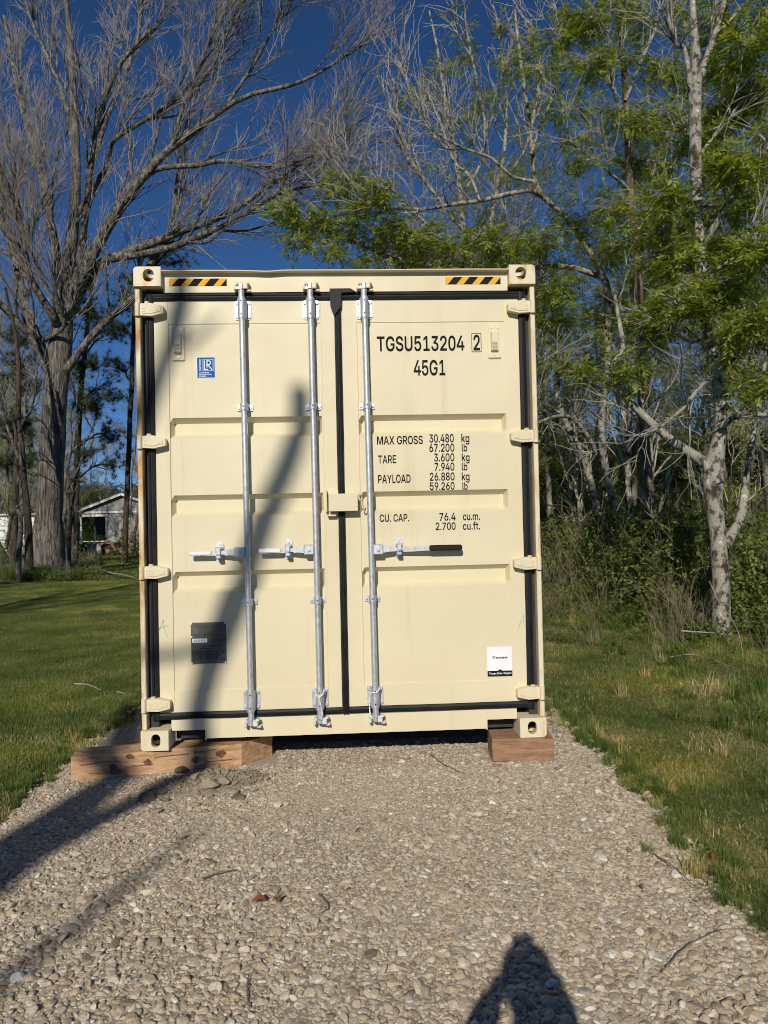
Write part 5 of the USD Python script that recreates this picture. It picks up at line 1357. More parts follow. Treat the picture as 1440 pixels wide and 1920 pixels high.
KT = [kind_tree('woodland_tree_kind', 51, 10.5, 0.11, 0.03, 16, 1500, bark_deep, bark_white), kind_tree('woodland_tree_kind', 52, 8.0, 0.075, -0.06, 14, 1100, bark_white, twig_pale),
      kind_tree('woodland_tree_kind', 53, 12.5, 0.15, 0.02, 18, 700, bark_deep, twig_grey), kind_tree('woodland_tree_kind', 54, 6.5, 0.055, 0.10, 12, 1300, bark_dark, twig_pale),
      kind_tree('woodland_tree_kind', 55, 11.0, 0.10, -0.03, 20, 0, bark_deep, twig_pale)]
r = np.random.default_rng(91)
spots = []
tries = 0
while len(spots) < 74 and tries < 6000:
    tries += 1
    y = 9.5 + 38 * r.random() ** 1.25
    x = r.uniform(2.6, 4.0 + (y + 4.46) * 0.66)
    if y < 14 and x < 3.2:
        continue
    if any((x - a) ** 2 + (y - b) ** 2 < (0.9 + 0.03 * y) ** 2 for a, b, *_ in spots):
        continue
    spots.append((x, y, int(r.choice(5, p=[0.27, 0.25, 0.16, 0.24, 0.08])), r.uniform(0, 360), r.uniform(0.8, 1.15)))
for x, y in ((1.6, 24), (-0.6, 27), (2.6, 16.5), (0.9, 30)):
    spots.append((x, y, [4, 4, 1, 4, 4, 2, 4][len(spots) % 7], r.uniform(0, 360), r.uniform(0.9, 1.1)))
for x, y in ((3.3, 9.0), (2.9, 10.8), (3.6, 11.6), (2.6, 12.2), (4.8, 10.9), (6.2, 11.4), (7.2, 8.8), (8.0, 7.6), (3.1, 13.4)):
    spots.append((x, y, [3, 1, 0][len(spots) % 3], r.uniform(0, 360), r.uniform(0.55, 0.85)))
kinds = [('thin grey woodland trunk with new leaves, deep in the wood right of the container'), ('slim white woodland tree with new leaves, deep in the wood right of the container'), ('tall grey woodland tree with few leaves, deep in the wood right of the container'),
         ('short leafy woodland tree with a dark stem, deep in the wood right of the container'), ('leafless woodland tree with pale branches, in the wood behind the container')]
for x, y, k, a, s_ in spots:
    copy_of(KT[k], 'woodland_tree', (x, y, float(ground_z(np.array(x), np.array(y)))), a, (s_, s_, s_ * r.uniform(0.9, 1.1)), kinds[k], 'tree', 'woodland trees of kind ' + ['grey leafy', 'white leafy', 'tall grey', 'short dark', 'leafless'][k])

rl = np.random.default_rng(8)
lspots = []
while len(lspots) < 50:
    y_ = rl.uniform(24, 64); a_ = rl.uniform(-30, 258)
    x_ = P(a_, 1000, y_)[0]
    if 140 < a_ < 232 and y_ < 48:
        continue
    if all((x_ - u) ** 2 + (y_ - w) ** 2 > 1.2 for u, w, *_ in lspots):
        lspots.append((x_, y_, [4, 2, 3, 4, 0, 3][len(lspots) % 6]))
for x_, y_, k_ in lspots:
    s_ = rl.uniform(0.6, 1.0)
    copy_of(KT[k_], 'yard_tree', (x_, y_, float(ground_z(np.array(x_), np.array(y_)))), rl.uniform(0, 360), (s_, s_, s_), ['thin grey tree with new leaves in the tangle behind the big bare trunk', '', 'tall grey tree with few leaves in the tangle behind the big bare trunk', 'short leafy dark stemmed tree in the tangle behind the big bare trunk', 'leafless pale tree in the tangle behind the big bare trunk'][k_], 'tree',
            'tangle of yard trees, ' + ['grey leafy', '', 'tall grey', 'short dark', 'leafless'][k_])

# undergrowth: leafy brush and stems
def brush(n, size, h, seed, scale=1.0, protos=None):
    r = np.random.default_rng(seed)
    protos = protos or SMALL
    V, Fc, o = [], [], 0
    for _ in range(n):
        l = protos[r.integers(0, len(protos))]
        u = r.random()
        p = np.array([r.normal(0, size * 0.32), r.normal(0, size * 0.32), h * (0.06 + 0.94 * u) * (1 - 0.25 * r.random())])
        v = l.vertices @ rotm('y', r.normal(0.0, 0.6)).T @ rotm('z', r.uniform(0, 6.28)).T * scale * r.uniform(0.6, 1.3) + p
        V.append(v); Fc.append(l.faces + o); o += len(v)
    return trimesh.Trimesh(np.vstack(V), np.vstack(Fc), process=False)


def stems(n, size, h, rad, seed, spread=0.35):
    r = np.random.default_rng(seed)
    b = np.c_[r.normal(0, size * 0.25, (n, 2)), np.zeros(n) - 0.02]
    d = norm(np.c_[r.normal(0, spread, (n, 2)), np.ones(n)])
    pts = [b]
    ln = h * r.uniform(0.4, 1.1, n)
    for k in range(5):
        d = norm(d + r.normal(size=(n, 3)) * 0.13)
        pts.append(pts[-1] + d * (ln / 5)[:, None])
    Pn = np.stack(pts, 1)
    Rn = rad * r.uniform(0.5, 1.2, (n, 1)) * np.linspace(1, 0.35, 6)[None]
    c = grow(Pn, Rn, 3, h * 0.3, 0.6, 0.1, 0.15, 0.7, rad * 0.6, rad * 0.25, 4, r, u0=0.3)
    return cat_mesh([mesh_of(tubes(Pn, Rn, 4)), mesh_of(tubes(*c, 3))])


brush_m = leafy('brush_leaf', [(0.0, (0.07, 0.105, 0.02)), (0.4, (0.12, 0.17, 0.032)), (0.75, (0.18, 0.23, 0.05)), (0.92, (0.24, 0.25, 0.085)), (1.0, (0.30, 0.25, 0.12))], 0.35)
stem_m = noise_mat('dry_stem', [(0.3, (0.10, 0.075, 0.045)), (0.7, (0.26, 0.205, 0.14))], scale=1.5, rough=0.9)
BR = [brush(150, 0.55, 0.55, s) for s in range(3)] + [brush(260, 0.9, 1.25, 5 + s, 1.1) for s in range(3)]
ST = [stems(12, 0.5, 0.9, 0.0045, s) for s in range(3)] + [stems(14, 0.8, 1.9, 0.007, 7 + s) for s in range(2)]


def wood_edge(x, y):
    """Metres inside the wood's edge."""
    return (x - (2.15 + np.clip(6.2 - y, 0, 9) * 0.52)) * 0.88


r = np.random.default_rng(17)
ug = thing('undergrowth', 'leafy undergrowth and dry stems along the foot of the wood', 'undergrowth', kind='stuff')
x, y = r.uniform(1.8, 32, 15000), r.uniform(-1.5, 42, 15000)
d = wood_edge(x, y)
clear = np.hypot((x - 6.6) / 1.2, (y - 9.5) / 3.5) > 1           # a sunlit clearing seen between the trunks
keep = ((d > 0) | ((d > -0.9) & (r.random(len(x)) < 0.22))) & in_view(x, y, 2.5) & (r.random(len(x)) < np.clip(1.15 - y / 45, 0.25, 1) * np.where(y < 14, 1.0, 0.6)) & (clear | (r.random(len(x)) < 0.12))
x, y, d = x[keep], y[keep], d[keep]
m = len(x)
low = np.clip((x - 3.3) / 1.2, 0, 1)                              # the brush is lower towards the container
big = (r.random(m) < np.clip((d - 0.8 - 2.2 * (1 - low)) * 0.4, 0, 0.75))
idx = np.where(big, r.integers(3, 6, m), r.integers(0, 3, m))
s_ = r.uniform(0.6, 1.15, m) * np.clip(0.38 + d * (0.14 + 0.3 * low), 0.38, 1.15) * np.where(y > 16, 1.5, 1)
instancer('brush', [(b, brush_m) for b in BR], np.stack([x, y, ground_z(x, y) - 0.02], 1), zq(m, r), np.stack([s_, s_, s_ * r.uniform(0.8, 1.25, m)], 1), idx, ug)
k = r.random(m) < 0.2
instancer('dry_stems', [(b, stem_m) for b in ST], np.stack([x, y, ground_z(x, y)], 1)[k], zq(k.sum(), r), np.repeat((r.uniform(0.7, 1.2, k.sum()) * np.clip(0.6 + d[k] * 0.3, 0.6, 1.2))[:, None], 3, 1), np.where(big[k], r.integers(3, 5, k.sum()), r.integers(0, 3, k.sum())), ug)

fw = thing('far_woods', 'dark far woodland closing the view behind the trees', 'woodland', kind='stuff')
FARC = [brush(170, 2.2, 2.4, 60 + s, 3.0, LEAVES) for s in range(4)]
x = np.concatenate([r.uniform(1.5, 48, 2300), r.uniform(-70, -9, 1500)]); y = np.concatenate([r.uniform(24, 60, 2300), r.uniform(62, 90, 1500)])
k = in_view(x, y, 5)
x, y = x[k], y[k]
m = len(x)
top = np.where(x > 0, 1.2 + 4.6 * meshkit.fbm(np.stack([x * 0.12, y * 0.05, x * 0], -1), 3, 9), 0.8 + 6.5 * meshkit.fbm(np.stack([x * 0.1, y * 0.05, x * 0], -1), 3, 19))
z = r.random(m) ** 0.8 * top
s_ = r.uniform(0.7, 1.4, m)
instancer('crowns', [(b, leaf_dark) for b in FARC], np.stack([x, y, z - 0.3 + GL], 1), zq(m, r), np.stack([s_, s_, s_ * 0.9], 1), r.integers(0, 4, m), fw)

yb = thing('yard_brush', 'green brush in the yard behind the big bare trunk and before the house', 'brush', kind='stuff')
n = 330
y_ = r.uniform(24, 56, n); a_ = r.uniform(-40, 262, n)
x_ = np.array([P(a, 1000, b)[0] for a, b in zip(a_, y_)])
k = ~((a_ > 143) & (y_ < 49) & (r.random(n) < 0.93)) & ~((a_ < 75) & (y_ < 34) & (r.random(n) < 0.75))
x_, y_ = x_[k], y_[k]; n = len(x_)
s_ = r.uniform(0.8, 1.6, n)
instancer('brush', [(b, brush_m) for b in BR], np.stack([x_, y_, ground_z(x_, y_) - 0.05], 1), zq(n, r), np.stack([s_, s_, s_ * r.uniform(0.7, 1.3, n)], 1), r.integers(0, 6, n), yb)

# brush round the foot of the big bare tree and the thin trees beside it
bb = thing('base_brush', 'low leafy brush and dead twigs round the foot of the big bare tree', 'brush', kind='stuff')
c0 = G(88, 1082)
n = 420
px_ = r.uniform(-60, 185, n); py_ = r.uniform(1050, 1092, n) - np.clip(np.abs(px_ - 80) - 60, 0, 80) * 0.22
g = np.array([G(a, b, GL) for a, b in zip(px_, py_)])
s_ = r.uniform(0.5, 1.0, n)
instancer('brush', [(b, brush_m) for b in BR[:3]], g - [0, 0, 0.03], zq(n, r), np.stack([s_, s_, s_ * 0.9], 1), r.integers(0, 3, n), bb)
kk = r.random(n) < 0.4
instancer('dead_twigs', [(b, twig_grey) for b in ST[:3]], g[kk], zq(kk.sum(), r), np.repeat(s_[kk][:, None] * 0.9, 3, 1), r.integers(0, 3, kk.sum()), bb)

th = thing('dry_thicket', 'thicket of upright dry brown stems left of the forked white tree', 'dead stems', kind='stuff')
n = 17
px_ = r.normal(1288, 26, n); py_ = r.uniform(1165, 1222, n)
g = np.array([G(a, b, GL) for a, b in zip(px_, py_)])
instancer('dry_stems', [(b, stem_m) for b in [stems(9, 0.40, 0.85, 0.0046, 90 + s, 0.10) for s in range(3)]], g, zq(n, r), np.repeat(r.uniform(0.6, 1.15, n)[:, None], 3, 1), r.integers(0, 3, n), th)

# ------------------------------------------------------------------ house, shed, fence and junk far behind on the left
wall_m = noise_mat('weathered_siding', [(0.35, (0.20, 0.20, 0.195)), (0.65, (0.33, 0.33, 0.32))], scale=1.2, stretch=(1, 1, 0.3), rough=0.9)
trim_m = noise_mat('chalky_white_trim', [(0.35, (0.50, 0.48, 0.43)), (0.6, (0.72, 0.70, 0.65))], scale=3.0, rough=0.8)
roof_m = noise_mat('dark_shingles', [(0.35, (0.05, 0.045, 0.04)), (0.65, (0.10, 0.09, 0.08))], scale=3.0, rough=0.9)
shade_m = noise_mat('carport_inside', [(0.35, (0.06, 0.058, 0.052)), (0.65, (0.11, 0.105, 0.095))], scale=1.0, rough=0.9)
YHs = 46.0
hx = lambda px: P(px, 990, YHs)[0]
hz = lambda py: P(230, py, YHs)[2]
zb = float(ground_z(np.array(hx(230)), np.array(YHs))) - 0.05
ridge, eave_z, beam_b = hz(926), hz(957), hz(966)
xl_, xc_, xr_ = hx(146), hx(230), hx(316)
house = thing('gabled_house', 'grey gabled house with an open carport far behind the pine trunk', 'house')
gab = sg.Polygon([(xl_ + 0.35, eave_z), (xr_ - 0.35, eave_z), (xc_, ridge - 0.12)])
obj('gable_wall', prism(gab, YHs, YHs + 0.15), wall_m, house)
for xa, xb, nm in ((xl_, xc_, 'left'), (xr_, xc_, 'right')):
    f = sg.LineString([(xa, eave_z - 0.02), (xb, ridge)]).buffer(0.10, cap_style=2)
    obj('fascia', prism(f, YHs - 0.30, YHs - 0.25), trim_m, house)
    sl = sg.LineString([(xa, eave_z + 0.09), (xb, ridge + 0.11)]).buffer(0.04, cap_style=2)
    obj('roof', prism(sl, YHs - 0.32, YHs + 8), roof_m, house)
obj('beam', box(xl_ + 0.2, xr_ - 0.2, YHs - 0.06, YHs - 0.01, beam_b + 0.16, eave_z - 0.02), trim_m, house)
obj('beam', box(xl_ + 0.3, hx(203), YHs - 0.03, YHs + 0.1, beam_b - 0.06, beam_b + 0.10), trim_m, house)
obj('front_wall', box(hx(200), xr_ - 0.3, YHs + 0.001, YHs + 0.15, zb, beam_b + 0.155), wall_m, house)
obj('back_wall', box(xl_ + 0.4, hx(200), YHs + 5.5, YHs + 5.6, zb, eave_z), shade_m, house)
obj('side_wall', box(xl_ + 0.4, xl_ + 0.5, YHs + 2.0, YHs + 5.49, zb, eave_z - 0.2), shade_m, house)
for p_ in (150, 198):
    obj('post', box(hx(p_), hx(p_) + 0.11, YHs + 0.02, YHs + 0.12, zb, beam_b - 0.061), trim_m, house)
fen = thing('board_fence', 'tan vertical board fence beside the house, left of the container edge', 'fence')
plank_m = noise_mat('old_planks', [(0.35, (0.20, 0.16, 0.115)), (0.65, (0.42, 0.35, 0.26))], scale=2.0, stretch=(1, 1, 0.15), rough=0.9)
for k in range(14):
    a = P(224 + 4.4 * k, 1000, 40.0)[0]
    obj('board', box(a, a + 0.115, 40.0 + 0.01 * (k % 2), 40.03 + 0.01 * (k % 2), zb, P(230, 970 + (k * 7 % 3), 40.0)[2]), plank_m, fen)
obj('rail', box(P(224, 1000, 40)[0], P(286, 1000, 40)[0], 40.05, 40.10, 0.9, 1.0), plank_m, fen)
YS_ = 31.0
sx = lambda px: P(px, 1000, YS_)[0]
shed = thing('white_shed', 'low white painted metal shed at the left picture edge', 'shed')
zs0, zs1 = float(ground_z(np.array(sx(30)), np.array(YS_))) - 0.05, P(30, 966, YS_)[2]
white_m = noise_mat('white_painted_metal', [(0.35, (0.62, 0.62, 0.60)), (0.65, (0.78, 0.78, 0.76))], scale=1.5, rough=0.6)
xs_ = np.linspace(sx(-170), sx(72), 60)
v = np.array([[(x_, YS_ + 0.03 * (i % 4 < 2), z_) for i, x_ in enumerate(xs_)] for z_ in (zs0, zs1)]).reshape(-1, 3)
obj('front_wall', (v, np.array([[i, i + 1, 61 + i, 60 + i] for i in range(59)])), white_m, shed)
obj('end_wall', box(sx(72) - 0.03, sx(72), YS_ + 0.035, YS_ + 3, zs0, zs1), white_m, shed)
obj('roof', box(sx(-170), sx(72) + 0.1, YS_ - 0.15, YS_ + 3.1, zs1 + 0.001, zs1 + 0.07), white_m, shed)
YJ = 37.0
jx = lambda px: P(px, 1015, YJ)[0]
jz = lambda py: P(180, py, YJ)[2]
zj = float(ground_z(np.array(jx(180)), np.array(YJ)))
cart = thing('rusty_trailer', 'rusty low trailer with arched mudguards in front of the house', 'trailer')
obj('bed', box(jx(152), jx(214), YJ, YJ + 1.4, zj + 0.42, zj + 0.72, 0.02), rust, cart)
obj('rail', cat_mesh([cyl((jx(150), YJ - 0.02, zj + 0.82), (jx(216), YJ - 0.02, zj + 0.80), 0.03, 8)]), galv, cart)
for p_ in (162, 203):
    arc = [(jx(p_) + 0.42 * math.cos(a), zj + 0.28 + 0.42 * math.sin(a)) for a in np.linspace(0, math.pi, 12)]
    obj('mudguard', prism(sg.LineString(arc).buffer(0.03), YJ - 0.16, YJ - 0.01), rust, cart)
    w_ = obj('wheel', prism(sg.Point(jx(p_), zj + 0.28).buffer(0.28), YJ - 0.15, YJ - 0.02), rubber, cart)
    obj('hub', prism(sg.Point(jx(p_), zj + 0.28).buffer(0.12), YJ - 0.17, YJ - 0.151), rust, w_)
sack = stone_mesh(500, 2)
cloth_m = noise_mat('pale_spotted_cloth', [(0.40, (0.16, 0.12, 0.09)), (0.5, (0.5, 0.47, 0.42)), (0.7, (0.62, 0.60, 0.56))], scale=5, rough=0.9)
obj('cloth_bundle', (sack.vertices * [0.34, 0.3, 0.62] + [jx(182), YJ - 0.5, zj + 0.36], sack.faces), cloth_m, None, smooth=True, label='pale spotted cloth bundle heaped before the rusty trailer', cat='bundle')

# ------------------------------------------------------------------ sticks, leaves and a stump
stick_m = noise_mat('dry_stick', [(0.3, (0.10, 0.075, 0.05)), (0.7, (0.24, 0.19, 0.14))], scale=20, rough=0.9)
pale_stick = noise_mat('bleached_stick', [(0.3, (0.20, 0.175, 0.135)), (0.7, (0.40, 0.36, 0.29))], scale=20, rough=0.9)


def stick(pts, wpx, label, mat_=stick_m, z=GZ + 0.012, cat='twig'):
    g = np.array([G(a, b, z if np.ndim(z) == 0 else z[i]) for i, (a, b) in enumerate(pts)])
    l = spline(g, 8 * len(pts))
    l += 0.004 * (np.stack([meshkit.fbm(np.stack([np.arange(len(l)) * 0.6, np.full(len(l), pts[0][0]), np.full(len(l), k)], -1), 2) for k in range(3)], -1) - 0.5)
    w = wpx * 0.5 * np.linalg.norm(g[0] - EYE) / FPX
    obj('twig', tube_mesh([l], [np.linspace(w, w * 0.5, len(l))], 6, True), mat_, None, smooth=True, label=label, cat=cat)


stick([(380, 1647), (412, 1636), (444, 1630)], 3.5, 'thin curved dark twig lying on the gravel right of the thin branch shadow')
stick([(1250, 1812), (1290, 1772), (1345, 1746), (1386, 1741)], 3.0, 'long thin curved twig on the coarse gravel at the lower right', z=GZ + 0.02)
stick([(598, 1676), (617, 1700), (601, 1712)], 3.5, 'bent dark twig on the gravel right of the red leaf')
stick([(465, 1836), (464, 1862), (467, 1890)], 3.5, 'short straight twig pointing at the viewer in the near gravel')
stick([(1225, 1600), (1262, 1624), (1300, 1660)], 2.6, 'thin twig along the right edge of the gravel', z=GZ + 0.02)
stick([(808, 1415), (834, 1434), (870, 1450)], 2.4, 'thin twig on the gravel left of the short timber offcut')
stick([(186, 1648), (210, 1640), (240, 1632)], 2.4, 'faint twig between the two branch shadows on the gravel')
stick([(140, 1282), (166, 1284), (190, 1294)], 3.0, 'bleached curved stick lying on the mown lawn', pale_stick, GL + 0.035, 'stick')
stick([(218, 1297), (236, 1300)], 2.4, 'short bleached stick on the mown lawn near the gravel', pale_stick, GL + 0.035, 'stick')
stick([(186, 1066), (208, 1074), (228, 1077), (252, 1083)], 3.0, 'fallen pale branch on the far lawn left of the container', pale_stick, GL + 0.15, 'branch')
stick([(1256, 1232), (1290, 1227), (1322, 1232), (1350, 1242), (1378, 1253)], 2.6, 'fallen grey branch in the rough grass before the forked white tree', pale_stick, GL + 0.10, 'branch')
stick([(1278, 1183), (1310, 1185), (1340, 1187)], 3.4, 'straight pale stick lodged against the foot of the forked white tree', pale_stick, GL + 0.28, 'branch')
vine = spline([P(a, b, y) for a, b, y in ((1330, 1090, 3.5), (1352, 1135, 3.3), (1372, 1160, 3.1), (1386, 1192, 2.9), (1393, 1230, 2.7), (1398, 1290, 2.5), (1400, 1312, 2.45))], 40)
obj('vine', tube_mesh([vine], [np.linspace(0.0045, 0.003, 40)], 6, True), pale_stick, None, smooth=True, label='thin pale vine arching down in front of the forked white tree', cat='vine')
sg_ = G(1327, 1208, GL)
obj('stump', mesh_of(tubes(np.array([[sg_ + [0, 0, -0.05], sg_ + [-0.02, 0, 0.12], sg_ + [-0.05, 0, 0.26], sg_ + [-0.085, 0, 0.36], sg_ + [-0.086, 0, 0.361]]]), np.array([[0.07, 0.055, 0.05, 0.045, 0.002]]), 10, 0.2, 3)), bark_deep, None, smooth=True, label='leaning broken stump left of the foot of the forked white tree', cat='stump')
red_m = leafy('red_leaf', [(0, (0.22, 0.05, 0.03)), (1, (0.36, 0.10, 0.05))], 0.3)
brown_leaf = leafy('brown_leaf', [(0, (0.20, 0.075, 0.03)), (1, (0.30, 0.12, 0.05))], 0.3)


def dead_leaf(px, py, size, label, mat_, seed):
    g = G(px, py, GZ + 0.014)
    r = np.random.default_rng(seed)
    n = 9
    t = np.linspace(0, 1, n)
    w = np.sin(np.pi * np.clip(t, 0.02, 0.98)) ** 0.8 * size * 0.32 * (1 + 0.35 * np.abs(np.sin(t * 9)))
    V = np.vstack([np.c_[t * size, w, 0.35 * w + 0.012 * np.sin(t * 3)], np.c_[t * size, -w, 0.5 * w + 0.012 * np.sin(t * 3)], np.c_[t * size, 0 * t, 0.012 * np.sin(t * 3)]])
    q = [[i, i + 1, 2 * n + i + 1, 2 * n + i] for i in range(n - 1)] + [[2 * n + i, 2 * n + i + 1, n + i + 1, n + i] for i in range(n - 1)]
    V = V @ rotm('z', r.uniform(0, 6.28)).T
    lf = obj('dead_leaf', (V + g, np.array(q)), mat_, None, smooth=True, label=label, cat='leaf')


dead_leaf(500, 1690, 0.055, 'red maple leaf lying on the gravel below the thin curved twig', red_m, 1)
dead_leaf(517, 1684, 0.04, 'small dark red leaf touching the red maple leaf on the gravel', brown_leaf, 5)
dead_leaf(1336, 1612, 0.045, 'rust brown leaf at the right edge of the gravel', brown_leaf, 3)
dead_leaf(1206, 1668, 0.025, 'small brown leaf on the gravel near the right edge', brown_leaf, 8)

# ------------------------------------------------------------------ trees outside the frame, towards the sun, whose shadows fall into it
SUNV = np.array([-0.222, -1.0, 0.57])


def cast(kind, px, py, y_to):
    a = P(px, py, YD) if kind == 'c' else (P(px, py, -0.04) if kind == 't' else G(px, py))
    return a + SUNV * (a[1] - y_to)


def shadow_limb(pts, y0, y1):
    k = len(pts)
    out = []
    for i, (kd, px, py, w) in enumerate(pts):
        a = P(px, py, YD) if kd == 'c' else (P(px, py, -0.04) if kd == 't' else G(px, py))
        yt = y0 + (y1 - y0) * i / (k - 1)
        out.append(np.r_[a + SUNV * (a[1] - yt), 0.5 * w * np.linalg.norm(a - EYE) / FPX])
    return np.array(out)


st = thing('shade_tree', 'tree outside the frame behind the viewer, known by its branch shadow on the container', 'tree')
M1 = shadow_limb([('g', -90, 1690, 150), ('g', 0, 1618, 130), ('g', 100, 1545, 105), ('g', 185, 1482, 70), ('t', 208, 1440, 56), ('g', 236, 1372, 52), ('g', 262, 1330, 50)], -11.2, -12.2)
M2 = shadow_limb([('g', 40, 1612, 60), ('g', 120, 1572, 56), ('g', 215, 1522, 50), ('g', 300, 1480, 46), ('t', 362, 1425, 50), ('c', 372, 1340, 44), ('c', 396, 1240, 46), ('c', 431, 1150, 56), ('c', 470, 1045, 50), ('c', 503, 950, 46), ('c', 532, 885, 43), ('c', 553, 830, 40), ('c', 562, 785, 38), ('c', 562, 732, 36)], -11.3, -12.0)
M3 = shadow_limb([('g', -60, 1895, 40), ('g', 0, 1845, 36), ('g', 110, 1762, 30), ('g', 205, 1690, 26), ('g', 300, 1612, 20), ('g', 385, 1545, 9)], -15.0, -15.6)
M4 = shadow_limb([('c', 262, 800, 34), ('c', 284, 745, 34), ('c', 304, 690, 32), ('c', 322, 640, 34), ('c', 334, 590, 40), ('c', 342, 545, 34), ('c', 345, 505, 20)], -12.4, -12.8)
M5 = shadow_limb([('c', 330, 660, 14), ('c', 368, 632, 16), ('c', 410, 596, 8)], -12.8, -13.0)
M6 = shadow_limb([('c', 180, 1240, 22), ('c', 268, 1233, 22), ('c', 335, 1226, 20), ('c', 400, 1205, 18)], -12.6, -12.0)
root = np.array([-6.6, -12.2, GL - 0.05])
fork = M1[0, :3] + np.array([-0.5, -0.05, -0.55])
trunk = spline(np.array([np.r_[root, 0.30], np.r_[root + [0.25, 0.1, 1.6], 0.26], np.r_[(root + fork) / 2 + [-0.1, 0.1, 0.5], 0.23], np.r_[fork, 0.21], M1[0]]), 30)
obj('trunk', mesh_of(tubes(trunk[None, :, :3], trunk[None, :, 3], 18, 0.1, 3)), bark_grey, st, smooth=True)
for M in (M1, M2, M3, M4, M5, M6):
    l = spline(M, 40)
    obj('limb', mesh_of(tubes(l[None, :, :3], l[None, :, 3], 14, 0.12, 5)), bark_limb, st, smooth=True)
for a_, b_, w_ in ((trunk[26], M2[0], 0.06), (trunk[16], M3[0], 0.06), (M1[-1], M4[0], 0.05)):
    l = spline(np.array([np.r_[a_[:3], 0.09], np.r_[(a_[:3] + b_[:3]) / 2 + [-0.05, 0, 0.0], 0.075], b_]), 14)
    obj('limb', mesh_of(tubes(l[None, :, :3], l[None, :, 3], 12, 0.1, 6)), bark_limb, st, smooth=True)
# a leafless tree left of the frame, whose branches streak the lawn
lt = kind_tree('bare_tree_kind', 71, 12.0, 0.22, 0.02, 22, 0, bark_grey, twig_grey)
for i, (x_, y_, a_, s_) in enumerate(((-12.6, 3.0, 20, 1.0), (-17.5, 6.5, 130, 1.1), (-9.6, -6.5, 250, 0.9), (-8.7, 1.2, 75, 0.8), (-14.0, -1.5, 310, 1.15))):
    copy_of(lt, 'lawn_tree', (x_, y_, GL), a_, (s_, s_, s_), ['bare tree outside the left of the frame, shadow streaks on the near lawn', 'bare tree far outside the left of the frame, shadow streaks on the far lawn', 'bare tree outside the frame behind and left of the viewer', 'smaller bare tree outside the left of the frame, nearest the container', 'largest bare tree outside the left of the frame'][i], 'tree')

# ------------------------------------------------------------------ the person taking the picture, known by the shadow
def hull_chain(joints):
    parts = []
    for (a, ra), (b, rb_) in joints:
        s = []
        for c, rd in ((a, ra), (b, rb_)):
            sp = trimesh.creation.icosphere(2, rd); sp.apply_translation(c); s.append(sp.vertices)
        parts.append(to_m3(trimesh.convex.convex_hull(np.vstack(s))))
    out = parts[0]
    for p_ in parts[1:]:
        out = out + p_
    return out


def smoothed(m, edge, it=12):
    mm = m.refine_to_length(edge).to_mesh()
    t = trimesh.Trimesh(mm.vert_properties[:, :3], mm.tri_verts, process=True)
    trimesh.smoothing.filter_taubin(t, iterations=it)
    return t


person = thing('person', 'person holding up a phone, shown by the shadow at the bottom of the gravel', 'person')
px0, py0, zg = -0.02, -4.86, GZ - 0.004
skin = noise_mat('skin', [(0.3, (0.45, 0.27, 0.19)), (0.7, (0.52, 0.33, 0.24))], scale=8, rough=0.55)
shirt_m = noise_mat('dark_cloth', [(0.3, (0.05, 0.055, 0.07)), (0.7, (0.07, 0.075, 0.09))], scale=60, rough=0.9)
trouser_m = noise_mat('trouser_cloth', [(0.3, (0.07, 0.07, 0.075)), (0.7, (0.10, 0.10, 0.105))], scale=60, rough=0.9)
hair_m = noise_mat('hair', [(0.3, (0.02, 0.014, 0.01)), (0.7, (0.05, 0.035, 0.025))], scale=60, rough=0.6)
V3 = lambda x, y, z: np.array([px0 + x, py0 + y, zg + z])
hd = V3(0, 0.04, 1.53)
shL, shR = V3(-.15, .01, 1.355), V3(.14, .01, 1.355)
elL, elR = V3(-.26, .14, 1.10), V3(.17, .16, 1.10)
wrL, wrR = V3(-.02, .345, 1.365), V3(.155, .345, 1.36)
body = hull_chain([((V3(-.10, 0, 1.30), .085), (V3(.10, 0, 1.30), .085)), ((V3(-.09, 0, 1.30), .09), (V3(-.08, 0, .98), .10)), ((V3(.09, 0, 1.30), .09), (V3(.08, 0, .98), .10)), ((V3(-.05, .01, 1.2), .10), (V3(.05, .01, 1.2), .10)), ((V3(-.07, -.01, .92), .115), (V3(.07, -.01, .92), .115)),
                   ((V3(0, 0, 1.34), .075), (V3(0, .02, 1.46), .052)), ((V3(-.1, 0, 1.33), .07), (shL, .058)), ((V3(.1, 0, 1.33), .07), (shR, .058)), ((shL, .056), (elL, .042)), ((shR, .056), (elR, .042)), ((elL, .042), (wrL, .027)), ((elR, .042), (wrR, .027)),
                   ((V3(-.09, -.01, .90), .098), (V3(-.10, .01, .48), .062)), ((V3(.09, -.01, .90), .098), (V3(.10, .01, .48), .062)), ((V3(-.10, .01, .48), .062), (V3(-.11, -.02, .09), .042)), ((V3(.10, .01, .48), .062), (V3(.11, -.02, .09), .042)),
                   ((V3(-.11, -.04, .045), .042), (V3(-.12, .13, .032), .030)), ((V3(.11, -.04, .045), .042), (V3(.12, .13, .032), .030)),
                   ((hd + [0, -.01, .01], .083), (hd + [0, .02, .03], .083)), ((hd + [0, .01, .03], .08), (hd + [0, .045, -.085], .042)), ((hd + [0, .10, -.005], .012), (hd + [0, .115, -.025], .013)), ((hd + [-.082, 0, .01], .016), (hd + [-.078, 0, -.03], .011)), ((hd + [.082, 0, .01], .016), (hd + [.078, 0, -.03], .011)),
                   ((hd + [-.018, .088, -.06], .009), (hd + [.018, .088, -.06], .009))])
obj('body', smoothed(body, 0.02, 8), skin, person, smooth=True)
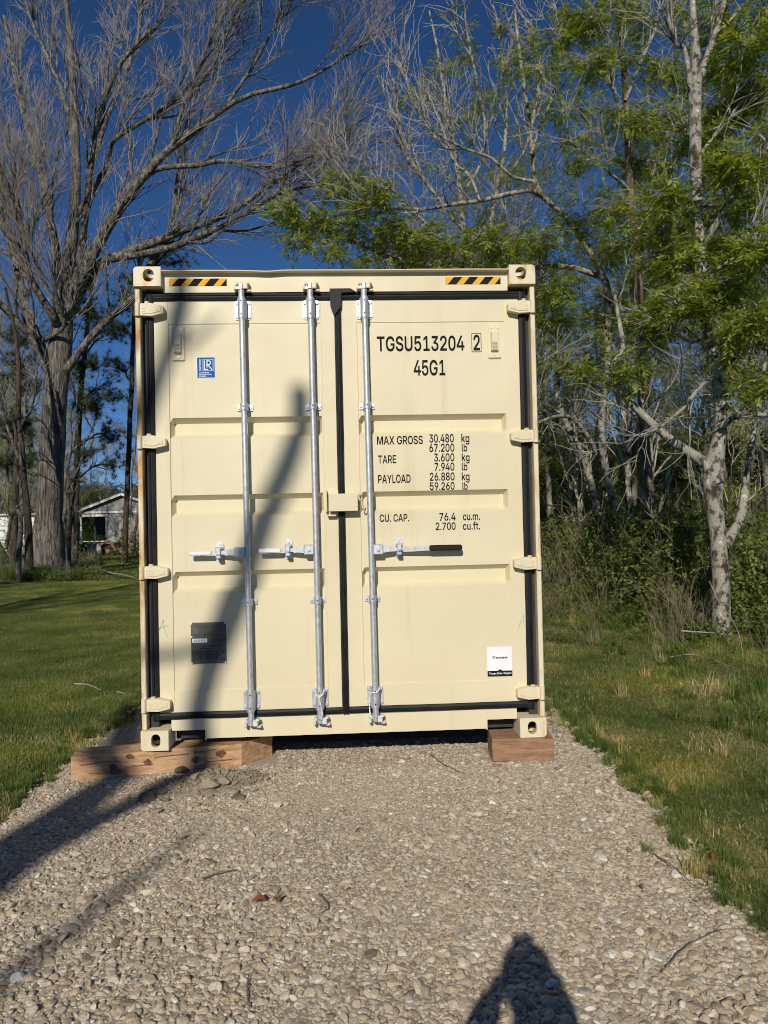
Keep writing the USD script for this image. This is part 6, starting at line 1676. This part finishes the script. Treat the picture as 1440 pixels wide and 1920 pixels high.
shirt = hull_chain([((V3(-.10, 0, 1.30), .097), (V3(.10, 0, 1.30), .097)), ((V3(-.09, 0, 1.30), .102), (V3(-.085, 0, .95), .115)), ((V3(.09, 0, 1.30), .102), (V3(.085, 0, .95), .115)), ((V3(-.05, .01, 1.2), .112), (V3(.05, .01, 1.0), .118)), ((V3(-.1, 0, 1.34), .08), (shL, .070)), ((V3(.1, 0, 1.34), .08), (shR, .070)),
                    ((shL, .069), (elL, .056)), ((shR, .069), (elR, .056)), ((elL, .056), (elL + (wrL - elL) * .82, .042)), ((elR, .056), (elR + (wrR - elR) * .82, .042))])
obj('shirt', smoothed(shirt, 0.025, 8), shirt_m, person, smooth=True)
tro = hull_chain([((V3(-.07, -.01, .93), .122), (V3(.07, -.01, .93), .122)), ((V3(-.09, -.01, .90), .108), (V3(-.10, .01, .48), .078)), ((V3(.09, -.01, .90), .108), (V3(.10, .01, .48), .078)), ((V3(-.10, .01, .48), .078), (V3(-.11, -.02, .12), .066)), ((V3(.10, .01, .48), .078), (V3(.11, -.02, .12), .066))])
obj('trousers', smoothed(tro, 0.025, 8), trouser_m, person, smooth=True)
hair = hull_chain([((hd + [0, -.02, .035], .086), (hd + [0, .005, .045], .084)), ((hd + [0, -.035, .02], .075), (hd + [0, -.05, -.06], .05))])
obj('hair', smoothed(hair, 0.02, 4), hair_m, person, smooth=True)
for s_, wr in ((-1, wrL), (1, wrR)):
    c_ = np.array([EYE[0] + s_ * 0.044, EYE[1] - 0.030, wr[2] + 0.035])           # palm beside the phone
    ch = [((wr, .024), (c_ + [s_ * .006, -.02, -.02], .020)), ((c_ + [s_ * .006, -.02, -.02], .019), (c_ + [s_ * .006, -.015, .02], .017))]
    for k in range(4):                                          # fingers close behind the phone's edge
        z_ = c_[2] - .024 + .018 * k
        l_ = (.026, .032, .034, .030)[k]
        b0 = np.array([c_[0] + s_ * .008, c_[1] - .012, z_]); b1 = b0 + [-s_ * .010, -.012 + .010, .004]; b2 = b1 + [-s_ * l_, .003, .004]
        ch += [((b0, .0095), (b1, .0088)), ((b1, .0088), (b2, .0078))]
    t0 = c_ + [s_ * .008, -.008, -.03]; t1 = c_ + [s_ * .010, .004, .0]; t2 = c_ + [s_ * .004, .006, .022]
    ch += [((t0, .012), (t1, .010)), ((t1, .010), (t2, .0085))]
    obj('hand', smoothed(hull_chain(ch), 0.005, 4), skin, person, smooth=True)
ph = thing('phone', 'phone held up by the person, the tip of the shadow on the gravel', 'phone')
phone_m = noise_mat('phone_case', [(0.3, (0.02, 0.02, 0.022)), (0.7, (0.03, 0.03, 0.032))], scale=30, rough=0.3)
obj('phone_body', box(EYE[0] - .036, EYE[0] + .036, EYE[1] - .0165, EYE[1] - .0085, EYE[2] - .118, EYE[2] + .028, 0.003), phone_m, ph)
obj('lens_plate', box(EYE[0] - .018, EYE[0] + .018, EYE[1] - .0084, EYE[1] - .0070, EYE[2] - .018, EYE[2] + .018, 0.0006), phone_m, ph)
